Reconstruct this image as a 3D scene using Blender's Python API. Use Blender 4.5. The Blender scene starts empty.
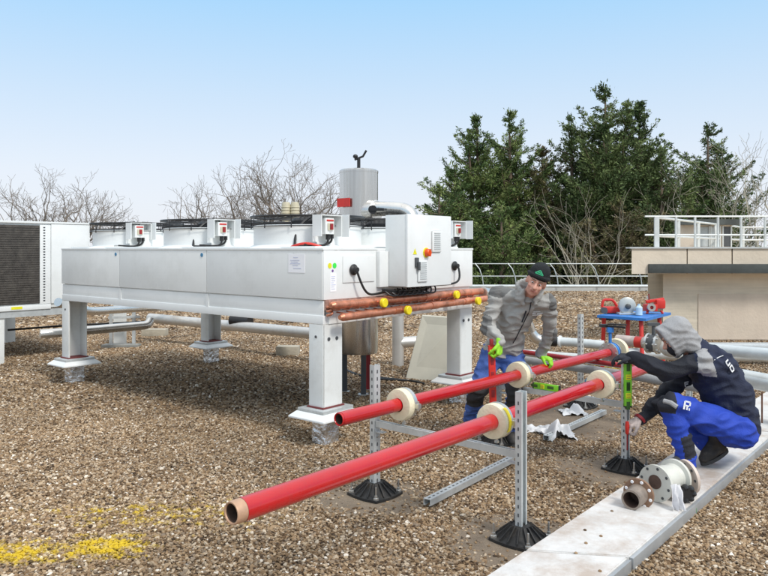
import bpy, bmesh, math, random
import numpy as np
from mathutils import Vector, Matrix, noise, Quaternion
R = math.radians
random.seed(7)
rng = np.random.default_rng(5)
S = bpy.context.scene
C = S.collection
V3 = Vector

# ------------------------------------------------------------------ camera survey
F, H, HY = 720.0, 1.7, 249.0
def P(px, py, d):
    "world point seen at photo pixel px,py at distance d"
    return V3(((px-384)/F*d, d, H-(py-HY)/F*d))
def G(px, py, z=0.0):
    d = (H-z)*F/(py-HY)
    return P(px, py, d)

# ------------------------------------------------------------------ materials
MATS = {}
def mat(name, col, rough=.6, metal=0., var=.12, vscale=6., bump=0., bscale=40., spec=.5, dirt_or_sheen=None, dscale=3., damt=.5, coat=0., dlo=.5):
    if name in MATS: return MATS[name]
    m = bpy.data.materials.new(name); m.use_nodes = True
    nt = m.node_tree; N = nt.nodes; L = nt.links
    b = N['Principled BSDF']
    b.inputs['Roughness'].default_value = rough
    b.inputs['Metallic'].default_value = metal
    b.inputs['Specular IOR Level'].default_value = spec
    b.inputs['Coat Weight'].default_value = coat
    tc = N.new('ShaderNodeTexCoord')
    n1 = N.new('ShaderNodeTexNoise'); n1.inputs['Scale'].default_value = vscale
    n1.inputs['Detail'].default_value = 6; n1.inputs['Roughness'].default_value = .65
    L.new(tc.outputs['Object'], n1.inputs['Vector'])
    mx = N.new('ShaderNodeMix'); mx.data_type = 'RGBA'
    c = list(col)
    mx.inputs[6].default_value = [min(1, v*(1-var)) for v in c]+[1]
    mx.inputs[7].default_value = [min(1, v*(1+var)) for v in c]+[1]
    mr = N.new('ShaderNodeMapRange'); mr.inputs[1].default_value = .3; mr.inputs[2].default_value = .7
    L.new(n1.outputs[0], mr.inputs[0]); L.new(mr.outputs[0], mx.inputs[0])
    out = mx.outputs[2]
    if dirt_or_sheen:
        n2 = N.new('ShaderNodeTexNoise'); n2.inputs['Scale'].default_value = dscale
        n2.inputs['Detail'].default_value = 9; n2.inputs['Roughness'].default_value = .7
        L.new(tc.outputs['Object'], n2.inputs['Vector'])
        r2 = N.new('ShaderNodeMapRange'); r2.inputs[1].default_value = dlo; r2.inputs[2].default_value = dlo+.22
        r2.inputs[4].default_value = damt
        L.new(n2.outputs[0], r2.inputs[0])
        m2 = N.new('ShaderNodeMix'); m2.data_type = 'RGBA'
        L.new(r2.outputs[0], m2.inputs[0]); L.new(out, m2.inputs[6]); m2.inputs[7].default_value = list(dirt_or_sheen)+[1]
        out = m2.outputs[2]
    L.new(out, b.inputs['Base Color'])
    rr = N.new('ShaderNodeMapRange'); rr.inputs[3].default_value = max(.03, rough-.1); rr.inputs[4].default_value = min(1, rough+.12)
    L.new(n1.outputs[0], rr.inputs[0]); L.new(rr.outputs[0], b.inputs['Roughness'])
    if bump:
        n3 = N.new('ShaderNodeTexNoise'); n3.inputs['Scale'].default_value = bscale; n3.inputs['Detail'].default_value = 4
        L.new(tc.outputs['Object'], n3.inputs['Vector'])
        bp = N.new('ShaderNodeBump'); bp.inputs['Strength'].default_value = bump; bp.inputs['Distance'].default_value = .02
        L.new(n3.outputs[0], bp.inputs['Height']); L.new(bp.outputs[0], b.inputs['Normal'])
    MATS[name] = m
    return m
WHITE = mat('white_coated_steel', (.80,.82,.81), .42, var=.04, vscale=2, dirt_or_sheen=(.50,.50,.46), dscale=2.2, damt=.22)
PANEL = mat('grey_panel', (.77,.785,.77), .45, var=.03, vscale=2, dirt_or_sheen=(.42,.42,.38), dscale=1.8, damt=.25)
LEGM = mat('leg_steel', (.76,.78,.76), .45, var=.04, vscale=3, dirt_or_sheen=(.45,.42,.36), dscale=4, damt=.3)
BLACK = mat('black_plastic', (.015,.015,.016), .42, var=.3)
RUBBER = mat('black_rubber', (.012,.012,.012), .6, var=.4, dirt_or_sheen=(.10,.08,.06), dscale=14, damt=.35)
GALV = mat('galvanised', (.60,.63,.63), .42, .4, var=.15, vscale=18, dirt_or_sheen=(.32,.33,.32), dscale=9, damt=.4)
ZINC = mat('zinc_bolt', (.6,.6,.58), .3, .9)
CHROME = mat('aluminium_jacket', (.72,.70,.66), .26, .92, var=.1, vscale=2.5, bump=.08, bscale=7, dirt_or_sheen=(.45,.40,.34), dscale=3, damt=.35)
TANKM = mat('tank_aluminium', (.62,.60,.57), .24, .95, var=.25, vscale=5, bump=.05, bscale=5, dirt_or_sheen=(.30,.27,.23), dscale=4, damt=.5)  # vertical light and dark streaks in the colour imitate reflections on the jacket
for n_ in [x for x in TANKM.node_tree.nodes if x.type == 'TEX_NOISE']:
    mpn_ = TANKM.node_tree.nodes.new('ShaderNodeMapping'); mpn_.inputs['Scale'].default_value = (1.6,1.6,.06)
    TANKM.node_tree.links.new([x for x in TANKM.node_tree.nodes if x.type == 'TEX_COORD'][0].outputs['Object'], mpn_.inputs[0]); TANKM.node_tree.links.new(mpn_.outputs[0], n_.inputs['Vector'])
CHROMED = mat('weathered_aluminium', (.66,.65,.62), .40, .6, var=.12, vscale=4, bump=.08, bscale=9, dirt_or_sheen=(.36,.31,.25), dscale=4, damt=.5)
COPPER = mat('copper', (.68,.27,.16), .33, .65, var=.4, vscale=7, dirt_or_sheen=(.11,.05,.035), dscale=6, damt=.9)
COPPERB = mat('copper_fins', (.44,.27,.22), .6, .3, var=.3, vscale=30)
REDP = mat('red_gloss_paint', (.48,.005,.009), .24, var=.12, vscale=3, coat=.5, dirt_or_sheen=(.36,.02,.025), dscale=22, damt=.5)
REDD = mat('dark_red_paint', (.30,.02,.025), .4, var=.2)
RED = mat('red_plastic', (.60,.03,.02), .4)
BARE = mat('bare_primer', (.50,.31,.20), .5, .2, var=.15, vscale=20)
RUST = mat('rusted_steel', (.17,.085,.055), .75, .2, var=.4, vscale=18, bump=.3)
RUSTIN = mat('dark_pipe_inside', (.10,.06,.045), .8, .1, var=.4, vscale=12)
CREAM = mat('cream_insulation', (.78,.70,.50), .8, var=.05, vscale=14, bump=.15, bscale=60, dirt_or_sheen=(.6,.5,.3), dscale=12, damt=.3)
FOIL = mat('foil_wrap', (.72,.73,.74), .25, .85, var=.2, vscale=12, bump=1., bscale=22)
YEL = mat('yellow_cap', (.85,.68,.01), .45)
GREEN = mat('green_level', (.22,.62,.03), .4)
GLOVE = mat('green_glove', (.30,.68,.03), .6, bump=.3)
BLUE = mat('blue_table', (.03,.19,.55), .45, var=.15)
CONC = mat('concrete', (.42,.38,.30), .85, var=.15, vscale=8, bump=.4, bscale=30)
PAPER = mat('paper', (.93,.93,.95), .7, var=.02)
INK = mat('pale_ink', (.55,.58,.72), .7)
BOARD = mat('board', (.58,.56,.47), .8, var=.06, vscale=4, dirt_or_sheen=(.45,.42,.33), dscale=3, damt=.3)
STK_Y = mat('sticker_yellow', (.80,.75,.02), .5)
STK_G = mat('sticker_green', (.05,.75,.08), .5)
STK_B = mat('badge_blue', (.05,.22,.40), .4)
ORANGE = mat('switch_red_orange', (.8,.09,.01), .4)
VENT = mat('vent_grey', (.48,.51,.51), .6)
DKGREY = mat('dark_grey_paint', (.07,.075,.08), .5)
RAIL = mat('railing_steel', (.48,.52,.52), .4, .5)
WRAIL = mat('white_railing', (.62,.64,.62), .4, .2)

# ------------------------------------------------------------------ mesh helpers
def frame_from(z):
    z = V3(z).normalized()
    a = V3((0,0,1)) if abs(z.z) < .95 else V3((1,0,0))
    x = a.cross(z).normalized(); y = z.cross(x)
    return x, y, z
class MB:
    def __init__(s): s.bm = bmesh.new(); s.mi = 0
    def _f(s, vs):
        try:
            f = s.bm.faces.new(vs); f.material_index = s.mi; f.smooth = True; return f
        except ValueError: return None
    def box(s, c, sz, ax=None, bev=0.):
        "c centre, sz full sizes, ax = (x,y,z) unit axes"
        ax = ax or (V3((1,0,0)), V3((0,1,0)), V3((0,0,1)))
        c = V3(c); hs = [v/2 for v in sz]; vs = {}
        for i in (-1,1):
            for j in (-1,1):
                for k in (-1,1):
                    vs[i,j,k] = s.bm.verts.new(c+ax[0]*i*hs[0]+ax[1]*j*hs[1]+ax[2]*k*hs[2])
        q = [((-1,-1,-1),(-1,1,-1),(1,1,-1),(1,-1,-1)), ((-1,-1,1),(1,-1,1),(1,1,1),(-1,1,1)),
             ((-1,-1,-1),(1,-1,-1),(1,-1,1),(-1,-1,1)), ((1,1,-1),(-1,1,-1),(-1,1,1),(1,1,1)),
             ((-1,1,-1),(-1,-1,-1),(-1,-1,1),(-1,1,1)), ((1,-1,-1),(1,1,-1),(1,1,1),(1,-1,1))]
        fs = [s._f([vs[k] for k in f]) for f in q]
        if bev:
            es = list({e for f in fs for e in f.edges})
            r = bmesh.ops.bevel(s.bm, geom=es, offset=bev, segments=2, profile=.6, affect='EDGES')
            for f in r['faces']: f.material_index = s.mi; f.smooth = True
        return s
    def bar(s, a, b, w, h, up=None, bev=0.):
        a, b = V3(a), V3(b); d = (b-a); L = d.length; z = d.normalized()
        u = V3(up) if up else (V3((0,0,1)) if abs(z.z) < .95 else V3((0,1,0)))
        x = u.cross(z).normalized(); y = z.cross(x)
        return s.box((a+b)/2, (w, h, L), (x, y, z), bev)
    def tube(s, pts, r, n=16, cap=True, inner=None):
        pts = [V3(p) for p in pts]; m = len(pts)
        rs = r if isinstance(r, (list, tuple)) else [r]*m
        rings = []; px = None
        for i, p in enumerate(pts):
            t = (pts[min(i+1,m-1)]-pts[max(i-1,0)]).normalized()
            if px is None: px, py, _ = frame_from(t)
            else:
                px = (px - t*px.dot(t)).normalized(); py = t.cross(px)
            rings.append([s.bm.verts.new(p+(px*math.cos(a)+py*math.sin(a))*rs[i]) for a in (2*math.pi*k/n for k in range(n))])
        for A, B in zip(rings, rings[1:]):
            for k in range(n): s._f([A[k], A[(k+1)%n], B[(k+1)%n], B[k]])
        if cap:
            s._f(rings[0][::-1]); s._f(rings[-1])
        return s
    def lathe(s, prof, o, axis=(0,0,1), n=32, closed=False):
        "prof list of (radius, height along axis)"
        x, y, z = frame_from(axis); o = V3(o); rings = []
        for r, h in prof:
            if r < 1e-5: rings.append([s.bm.verts.new(o+z*h)])
            else: rings.append([s.bm.verts.new(o+z*h+(x*math.cos(a)+y*math.sin(a))*r) for a in (2*math.pi*k/n for k in range(n))])
        prs = list(zip(rings, rings[1:]))
        if closed: prs.append((rings[-1], rings[0]))
        for A, B in prs:
            for k in range(n):
                if len(A) == 1 and len(B) == 1: continue
                if len(A) == 1: s._f([A[0], B[(k+1)%n], B[k]])
                elif len(B) == 1: s._f([A[k], A[(k+1)%n], B[0]])
                else: s._f([A[k], A[(k+1)%n], B[(k+1)%n], B[k]])
        return s
    def ring(s, c, axis, r, tr, n=40, m=6):
        x, y, z = frame_from(axis); c = V3(c); rows = []
        for i in range(n):
            a = 2*math.pi*i/n; d = x*math.cos(a)+y*math.sin(a)
            rows.append([s.bm.verts.new(c+d*(r+tr*math.cos(b))+z*tr*math.sin(b)) for b in (2*math.pi*j/m for j in range(m))])
        for i in range(n):
            A, B = rows[i], rows[(i+1)%n]
            for j in range(m): s._f([A[j], B[j], B[(j+1)%m], A[(j+1)%m]])
        return s
    def prism(s, poly, off):
        "poly: list of 3D points, off: extrusion vector"
        off = V3(off); a = [s.bm.verts.new(V3(p)) for p in poly]; b = [s.bm.verts.new(V3(p)+off) for p in poly]
        s._f(a[::-1]); s._f(b); n = len(a)
        for k in range(n): s._f([a[k], a[(k+1)%n], b[(k+1)%n], b[k]])
        return s
    def ell(s, c, r, rot=None, u=16, v=10):
        c = V3(c); rows = []; rot = rot or Matrix.Identity(3)
        for j in range(v+1):
            t = math.pi*j/v
            if j in (0, v): rows.append([s.bm.verts.new(c+rot@V3((0,0,r[2]*math.cos(t))))]); continue
            rows.append([s.bm.verts.new(c+rot@V3((r[0]*math.sin(t)*math.cos(a), r[1]*math.sin(t)*math.sin(a), r[2]*math.cos(t)))) for a in (2*math.pi*k/u for k in range(u))])
        for A, B in zip(rows, rows[1:]):
            for k in range(u):
                if len(A) == 1: s._f([A[0], B[k], B[(k+1)%u]])
                elif len(B) == 1: s._f([A[k], B[0], A[(k+1)%u]])
                else: s._f([A[k], B[k], B[(k+1)%u], A[(k+1)%u]])
        return s
    def cap(s, p0, p1, r0, r1, n=14):
        p0, p1 = V3(p0), V3(p1); d = p1-p0; L = d.length
        if L < 1e-5: return s.ell(p0, (r0,)*3)
        pr = [(0, -r0)]
        for k in range(1, 5): a = math.pi/2*k/5; pr.append((r0*math.sin(a), -r0*math.cos(a)))
        pr += [(r0, 0), (r1, L)]
        for k in range(1, 5): a = math.pi/2*k/5; pr.append((r1*math.cos(a), L+r1*math.sin(a)))
        pr.append((0, L+r1))
        return s.lathe(pr, p0, d, n)
def world_of(o):
    m = Matrix.Identity(4)
    while o is not None: m = o.matrix_basis @ m; o = o.parent
    return m
def link_mesh(name, me, mats, parent=None, loc=None):
    o = bpy.data.objects.new(name, me); C.objects.link(o)
    for m in (mats if isinstance(mats, (list, tuple)) else [mats]): me.materials.append(m)
    if parent is not None:
        o.parent = parent; me.transform(world_of(parent).inverted())
    elif loc is not None:
        o.location = loc; me.transform(Matrix.Translation(-V3(loc)))
    return o
def obj(name, mb, mats, parent=None, flat=None, sharp=35):
    bmesh.ops.recalc_face_normals(mb.bm, faces=mb.bm.faces[:])
    me = bpy.data.meshes.new(name); 
    loc = None
    if parent is None:
        vs = mb.bm.verts
        xs = [v.co.x for v in vs]; ys = [v.co.y for v in vs]; zs = [v.co.z for v in vs]
        loc = V3(((min(xs)+max(xs))/2, (min(ys)+max(ys))/2, min(zs)))
    mb.bm.to_mesh(me); mb.bm.free()
    me.set_sharp_from_angle(angle=R(sharp))
    return link_mesh(name, me, mats, parent, loc)
def tag(o, label=None, cat=None, group=None, kind=None):
    if label: o['label'] = label
    if cat: o['category'] = cat
    if group: o['group'] = group
    if kind: o['kind'] = kind
    return o
def thing(name, loc, label, cat, group=None, rot=None):
    o = bpy.data.objects.new(name, None); C.objects.link(o); o.location = V3(loc)
    o.empty_display_size = .1
    if rot is not None: o.rotation_euler = rot
    return tag(o, label, cat, group)
def copy_tree(o, parent=None):
    c = o.copy(); C.objects.link(c); c.parent = parent
    for ch in list(o.children): copy_tree(ch, c)
    return c
def rnd(a, b): return random.uniform(a, b)
def arc(a, corner, b, r, n=7):
    "polyline a..b through rounded corner"
    a, c, b = V3(a), V3(corner), V3(b)
    p = c+(a-c).normalized()*r; q = c+(b-c).normalized()*r
    return [p.lerp(c, t).lerp(c.lerp(q, t), t) for t in (k/(n-1) for k in range(n))]
def rounded(pts, r):
    out = [V3(pts[0])]
    for i in range(1, len(pts)-1): out += arc(pts[i-1], pts[i], pts[i+1], r)
    out.append(V3(pts[-1])); return out
def bez(p0, p1, p2, p3, n=14):
    p0, p1, p2, p3 = map(V3, (p0, p1, p2, p3))
    return [p0*(1-t)**3+p1*3*t*(1-t)**2+p2*3*t*t*(1-t)+p3*t**3 for t in (k/n for k in range(n+1))]

# ------------------------------------------------------------------ camera, world, sun
cd = bpy.data.cameras.new('camera'); cam = bpy.data.objects.new('camera', cd); C.objects.link(cam)
cam.location = (0,0,H); cam.rotation_euler = (R(90),0,0)
cd.sensor_width = 36; cd.lens = F/768*36; cd.shift_y = (HY-288)/768; cd.clip_end = 5000; cd.clip_start = .05
S.camera = cam
w = bpy.data.worlds.new('World'); S.world = w; w.use_nodes = True
nt = w.node_tree; bg = nt.nodes['Background']
SUN_EL, SUN_AZ = 46, 140       # azimuth clockwise from +Y : behind the camera, right
sky = nt.nodes.new('ShaderNodeTexSky'); sky.sky_type = 'NISHITA'; sky.sun_disc = False
sky.sun_elevation = R(SUN_EL); sky.sun_rotation = R(SUN_AZ)
sky.altitude = 100; sky.air_density = 1.0; sky.dust_density = 2.2; sky.ozone_density = 1.6
# cloud veil whitening the clear sky, made brighter above the frame to add light
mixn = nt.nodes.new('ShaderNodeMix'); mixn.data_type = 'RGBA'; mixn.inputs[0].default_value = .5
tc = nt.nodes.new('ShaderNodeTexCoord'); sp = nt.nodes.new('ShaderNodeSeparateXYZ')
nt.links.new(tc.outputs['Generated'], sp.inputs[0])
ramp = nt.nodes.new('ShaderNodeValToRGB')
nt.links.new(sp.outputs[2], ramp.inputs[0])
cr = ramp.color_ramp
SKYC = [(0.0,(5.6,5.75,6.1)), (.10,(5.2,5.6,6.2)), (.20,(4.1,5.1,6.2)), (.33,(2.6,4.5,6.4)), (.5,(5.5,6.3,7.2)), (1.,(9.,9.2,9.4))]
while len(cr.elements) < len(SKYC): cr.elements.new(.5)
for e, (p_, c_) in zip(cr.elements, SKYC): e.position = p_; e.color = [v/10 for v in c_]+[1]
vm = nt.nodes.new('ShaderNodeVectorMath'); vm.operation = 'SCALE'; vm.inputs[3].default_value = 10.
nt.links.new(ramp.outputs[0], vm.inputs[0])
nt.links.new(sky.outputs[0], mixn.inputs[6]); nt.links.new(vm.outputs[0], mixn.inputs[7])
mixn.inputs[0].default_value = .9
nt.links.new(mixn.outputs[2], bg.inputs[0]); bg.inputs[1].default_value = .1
sl = bpy.data.lights.new('sun', 'SUN'); so = bpy.data.objects.new('sun', sl); C.objects.link(so)
sl.energy = 1.5; sl.angle = R(12); sl.color = (1,.96,.9)
so.rotation_euler = (R(90-SUN_EL), 0, R(180-SUN_AZ)); so.location = (0,0,30)
S.view_settings.view_transform = 'Standard'; S.view_settings.look = 'None'
S.view_settings.gamma = 1; S.view_settings.exposure = .68; S.view_settings.use_curve_mapping = False
# ================================================================== GROUND
def gravel_shader(name, stones):
    m = bpy.data.materials.new(name); m.use_nodes = True
    nt = m.node_tree; N = nt.nodes; L = nt.links; b = N['Principled BSDF']
    b.inputs['Roughness'].default_value = .78; b.inputs['Specular IOR Level'].default_value = .35
    geo = N.new('ShaderNodeNewGeometry')
    vor = N.new('ShaderNodeTexVoronoi'); vor.inputs['Scale'].default_value = 34; vor.inputs['Randomness'].default_value = 1
    mp = N.new('ShaderNodeMapping'); mp.inputs['Scale'].default_value = (1,1,.05)
    L.new(geo.outputs['Position'], mp.inputs[0]); L.new(mp.outputs[0], vor.inputs['Vector'])
    if stones:
        oi = N.new('ShaderNodeObjectInfo'); rsrc = oi.outputs['Random']
    else:
        sx = N.new('ShaderNodeSeparateColor'); L.new(vor.outputs['Color'], sx.inputs[0]); rsrc = sx.outputs[0]
    cr = N.new('ShaderNodeValToRGB'); L.new(rsrc, cr.inputs[0])
    cols = [(0,(.045,.027,.015)), (.15,(.13,.078,.038)), (.34,(.25,.16,.085)), (.58,(.36,.25,.145)), (.70,(.19,.145,.105)), (.84,(.45,.34,.22)), (.96,(.54,.45,.34)), (1,(.80,.74,.65))]
    while len(cr.color_ramp.elements) < len(cols): cr.color_ramp.elements.new(.5)
    for e, (p_, c_) in zip(cr.color_ramp.elements, cols): e.position = p_; e.color = list(c_)+[1]
    # large tone drift: greyer gravel at lower left of the roof, browner elsewhere
    n1 = N.new('ShaderNodeTexNoise'); n1.inputs['Scale'].default_value = .55; n1.inputs['Detail'].default_value = 5
    L.new(geo.outputs['Position'], n1.inputs['Vector'])
    mr = N.new('ShaderNodeMapRange'); mr.inputs[1].default_value = .35; mr.inputs[2].default_value = .65
    mr.inputs[3].default_value = .74; mr.inputs[4].default_value = 1.22
    L.new(n1.outputs[0], mr.inputs[0])
    sc = N.new('ShaderNodeVectorMath'); sc.operation = 'SCALE'; L.new(cr.outputs[0], sc.inputs[0]); L.new(mr.outputs[0], sc.inputs[3])
    # yellow lichen patches growing on the stones near the walkway corner of the roof
    n2 = N.new('ShaderNodeTexNoise'); n2.inputs['Scale'].default_value = 13; n2.inputs['Detail'].default_value = 7; n2.inputs['Roughness'].default_value = .72
    L.new(geo.outputs['Position'], n2.inputs['Vector'])
    def blob(cx, cy, rx, ry, g_=.34):
        mpp = N.new('ShaderNodeMapping'); mpp.inputs['Location'].default_value = (-cx/rx, -cy/ry, 0); mpp.inputs['Scale'].default_value = (1/rx, 1/ry, 0)
        L.new(geo.outputs['Position'], mpp.inputs[0])
        ln = N.new('ShaderNodeVectorMath'); ln.operation = 'LENGTH'; L.new(mpp.outputs[0], ln.inputs[0])
        r = N.new('ShaderNodeMapRange'); r.inputs[1].default_value = .2; r.inputs[2].default_value = 1.25; r.inputs[3].default_value = g_; r.inputs[4].default_value = 0
        L.new(ln.outputs['Value'], r.inputs[0]); return r.outputs[0]
    acc = None
    for a in ((-2.05,4.00,.50,.30,.40), (-1.60,4.08,.46,.32,.40), (-1.5,4.6,1.5,.6,.26), (-.95,4.6,.35,.25,.30), (3.4,10.2,1.2,.8,.32)):
        o = blob(*a)
        if acc is None: acc = o
        else:
            ad = N.new('ShaderNodeMath'); ad.operation = 'MAXIMUM'; L.new(acc, ad.inputs[0]); L.new(o, ad.inputs[1]); acc = ad.outputs[0]
    ad = N.new('ShaderNodeMath'); ad.operation = 'ADD'; L.new(acc, ad.inputs[0]); L.new(n2.outputs[0], ad.inputs[1])
    rr = N.new('ShaderNodeMapRange'); rr.inputs[1].default_value = .75; rr.inputs[2].default_value = .92
    L.new(ad.outputs[0], rr.inputs[0])
    mx = N.new('ShaderNodeMix'); mx.data_type = 'RGBA'; L.new(rr.outputs[0], mx.inputs[0]); L.new(sc.outputs[0], mx.inputs[6]); mx.inputs[7].default_value = (.60,.42,.02,1)
    L.new(mx.outputs[2], b.inputs['Base Color'])
    n3 = N.new('ShaderNodeTexNoise'); n3.inputs['Scale'].default_value = 60
    L.new(geo.outputs['Position'], n3.inputs['Vector'])
    bp = N.new('ShaderNodeBump'); bp.inputs['Distance'].default_value = .02; bp.inputs['Strength'].default_value = .9 if not stones else .25
    if stones: L.new(n3.outputs[0], bp.inputs['Height'])
    else:
        iv = N.new('ShaderNodeMath'); iv.operation = 'SUBTRACT'; iv.inputs[0].default_value = 1; L.new(vor.outputs['Distance'], iv.inputs[1]); L.new(iv.outputs[0], bp.inputs['Height'])
    L.new(bp.outputs[0], b.inputs['Normal'])
    return m
GRAV = gravel_shader('gravel_far', False); STONE = gravel_shader('gravel_stone', True)
FELT = mat('roof_felt_dust', (.20,.155,.11), .95, var=.25, vscale=5, bump=.6, bscale=90, dirt_or_sheen=(.34,.27,.19), dscale=6, damt=.5)
EDGEM = mat('roof_coping', (.55,.57,.56), .5, .3, var=.08)
WALLM = mat('building_wall', (.34,.31,.26), .9, var=.1, vscale=2, bump=.3)
# roof sheet
XL, XR, YB, YE = -26, 22, -8, 29.2
mb = MB(); n = 1
mb.prism([(XL,YB,0),(XR,YB,0),(XR,YE,0),(XL,YE,0)], (0,0,-.3))
tag(obj('gravel_roof', mb, GRAV), 'flat roof covered with loose brown gravel', kind='structure')
# bare dusty felt where gravel was brushed aside (thin sheets)
HOLES = []
for (px, py, r) in ((375,497,.33),(523,543,.36),(622,473,.42),(590,410,.35),(575,425,.5),(548,412,.4)):
    g = G(px, py); HOLES.append((g.x, g.y, r))
mb = MB()
for hx, hy, r in HOLES:
    pts = []
    for k in range(28):
        a = 2*math.pi*k/28; rr_ = r*(1+.18*noise.noise(V3((hx+math.cos(a), hy+math.sin(a), 3))))*1.25
        pts.append(mb.bm.verts.new((hx+rr_*math.cos(a), hy+rr_*math.sin(a), .004+.001*HOLES.index((hx,hy,r)))))
    mb._f(pts)
tag(obj('bare_roof_felt', mb, FELT), 'dusty bare felt patches around the support feet', kind='structure')
# coping strip + building body + lower ground
mb = MB(); mb.box(((XL+XR)/2, YE+.15, .06), (XR-XL, .34, .16)); mb.box((XL-.15, (YB+YE)/2, .06), (.34, YE-YB, .16)); mb.box((XR+.15,(YB+YE)/2,.06), (.34,YE-YB,.16))
tag(obj('roof_coping', mb, EDGEM), 'pale metal coping along the roof edge', kind='structure')
mb = MB(); mb.box(((XL+XR)/2, (YB+YE)/2, -4.31), (XR-XL, YE-YB, 8))
tag(obj('building', mb, WALLM), 'building block carrying the gravel roof', kind='structure')
LAND = mat('lawn_ground', (.085,.09,.05), .95, var=.4, vscale=.12, dirt_or_sheen=(.12,.09,.06), dscale=.4)
mb = MB(); mb.prism([(-2500,-600,-8.3),(2500,-600,-8.3),(2500,3500,-8.3),(-2500,3500,-8.3)], (0,0,-.5))
tag(obj('ground', mb, LAND), 'ground far below the roof', kind='structure')

# loose stones: points on a jittered grid, each carrying a small pebble
WK_L = [V3((.54,3.61,0)), V3((4.9,8.85,0))]; WK_R = [V3((1.06,3.55,0)), V3((5.3,8.55,0))]
def in_walk(x, y):
    t = (y-3.6)/(8.85-3.61)
    xl = .54+(4.9-.54)*t; xr = 1.09+(4.98-.54)*t-.02
    return xl+.03 < x < xr-.03
def stones(name, y0, y1, sp, smin, smax, label, seed):
    rg = np.random.default_rng(seed); pts = []; sc = []
    ny = int((y1-y0)/sp)
    for j in range(ny):
        y = y0+j*sp; hw = y*.545+.25
        nx = int(2*hw/sp)
        xs = -hw+np.arange(nx)*sp+rg.uniform(-.5,.5,nx)*sp*1.3; ys = y+rg.uniform(-.5,.5,nx)*sp*1.3
        for x_, y_ in zip(xs, ys):
            skip = False
            for hx, hy, r in HOLES:
                dd = math.hypot(x_-hx, y_-hy)
                if dd < r*1.25 and rg.random() > (dd/(r*1.25))**4*.9+.03: skip = True; break
            if skip or in_walk(x_, y_): continue
            s = rg.uniform(smin, smax)*(1+.5*(rg.random() > .93))
            bumpz = .012*noise.noise(V3((x_*2.2, y_*2.2, 0)))
            pts.append((x_, y_, s*.25+max(-.004,bumpz)+rg.uniform(0,.006))); sc.append(s)
    me = bpy.data.meshes.new(name); me.from_pydata(pts, [], [])
    at = me.attributes.new('sc', 'FLOAT', 'POINT'); at.data.foreach_set('value', sc)
    o = bpy.data.objects.new(name, me); C.objects.link(o)
    ng = bpy.data.node_groups.new(name+'_nodes', 'GeometryNodeTree')
    ng.interface.new_socket('Geometry', in_out='INPUT', socket_type='NodeSocketGeometry')
    ng.interface.new_socket('Geometry', in_out='OUTPUT', socket_type='NodeSocketGeometry')
    N = ng.nodes; L = ng.links
    gi = N.new('NodeGroupInput'); go = N.new('NodeGroupOutput')
    join = N.new('GeometryNodeGeometryToInstance')
    for k in range(5):
        ico = N.new('GeometryNodeMeshIcoSphere'); ico.inputs['Subdivisions'].default_value = 2; ico.inputs['Radius'].default_value = 1
        nz = N.new('ShaderNodeTexNoise'); nz.inputs['Scale'].default_value = .9; nz.noise_dimensions = '4D'; nz.inputs['W'].default_value = 7.3*k+1
        ps = N.new('GeometryNodeInputPosition'); L.new(ps.outputs[0], nz.inputs['Vector'])
        sb = N.new('ShaderNodeVectorMath'); sb.operation = 'SUBTRACT'; sb.inputs[1].default_value = (.5,.5,.5); L.new(nz.outputs['Color'], sb.inputs[0])
        sm = N.new('ShaderNodeVectorMath'); sm.operation = 'SCALE'; sm.inputs[3].default_value = 2.1; L.new(sb.outputs[0], sm.inputs[0])
        sp_ = N.new('GeometryNodeSetPosition'); L.new(ico.outputs[0], sp_.inputs[0]); L.new(sm.outputs[0], sp_.inputs['Offset'])
        tr = N.new('GeometryNodeTransform'); tr.inputs['Scale'].default_value = (1,.55+.1*k,.42+.08*(k%3)); L.new(sp_.outputs[0], tr.inputs[0])
        mt = N.new('GeometryNodeSetMaterial'); mt.inputs['Material'].default_value = STONE; L.new(tr.outputs[0], mt.inputs[0])
        L.new(mt.outputs[0], join.inputs[0])
    iop = N.new('GeometryNodeInstanceOnPoints'); L.new(gi.outputs[0], iop.inputs['Points']); L.new(join.outputs[0], iop.inputs['Instance'])
    iop.inputs['Pick Instance'].default_value = True
    rv = N.new('FunctionNodeRandomValue'); rv.data_type = 'FLOAT_VECTOR'; rv.inputs[0].default_value = (-.5,-.5,0); rv.inputs[1].default_value = (.5,.5,6.28)
    L.new(rv.outputs[0], iop.inputs['Rotation'])
    na = N.new('GeometryNodeInputNamedAttribute'); na.data_type = 'FLOAT'; na.inputs['Name'].default_value = 'sc'
    L.new(na.outputs[0], iop.inputs['Scale'])
    L.new(iop.outputs[0], go.inputs[0])
    md = o.modifiers.new('pebbles', 'NODES'); md.node_group = ng
    tag(o, label, 'gravel', kind='stuff')
    return o
stones('gravel_stones', 3.2, 7.6, .0150, .0068, .0125, 'loose brown and grey pebbles over the front of the roof', 1)
stones('gravel_stones', 7.6, 15.0, .027, .010, .018, 'loose pebbles on the roof behind the big white unit', 2)
stones('gravel_stones', 15.0, 28.6, .058, .026, .040, 'far loose pebbles towards the roof railing', 3)

# ================================================================== MAIN UNIT
UO = V3((-.5236, 6.18, 0)); U = V3((-.770,.638,0)).normalized(); Vv = V3((U.y, -U.x, 0)); ZZ = V3((0,0,1))
AX = (U, Vv, ZZ); LU, LV = 4.62, 2.35
def W(s, t, z): return UO+U*s+Vv*t+ZZ*z
def wbox(mb, s0, s1, t0, t1, z0, z1, bev=0.):
    return mb.box(W((s0+s1)/2,(t0+t1)/2,(z0+z1)/2), (s1-s0, t1-t0, z1-z0), AX, bev)
unit = thing('dry_cooler', W(LU/2, LV/2, 0), 'long white rooftop dry cooler on legs with fans, control cabinet and copper headers', 'cooling unit')
zB, zJ, zT = 1.05, 1.262, 1.69
mb = MB(); wbox(mb, .02, LU-.02, .02, LV-.02, zB+.11, zT-.02, .004); obj('casing', mb, WHITE, unit)
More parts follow.
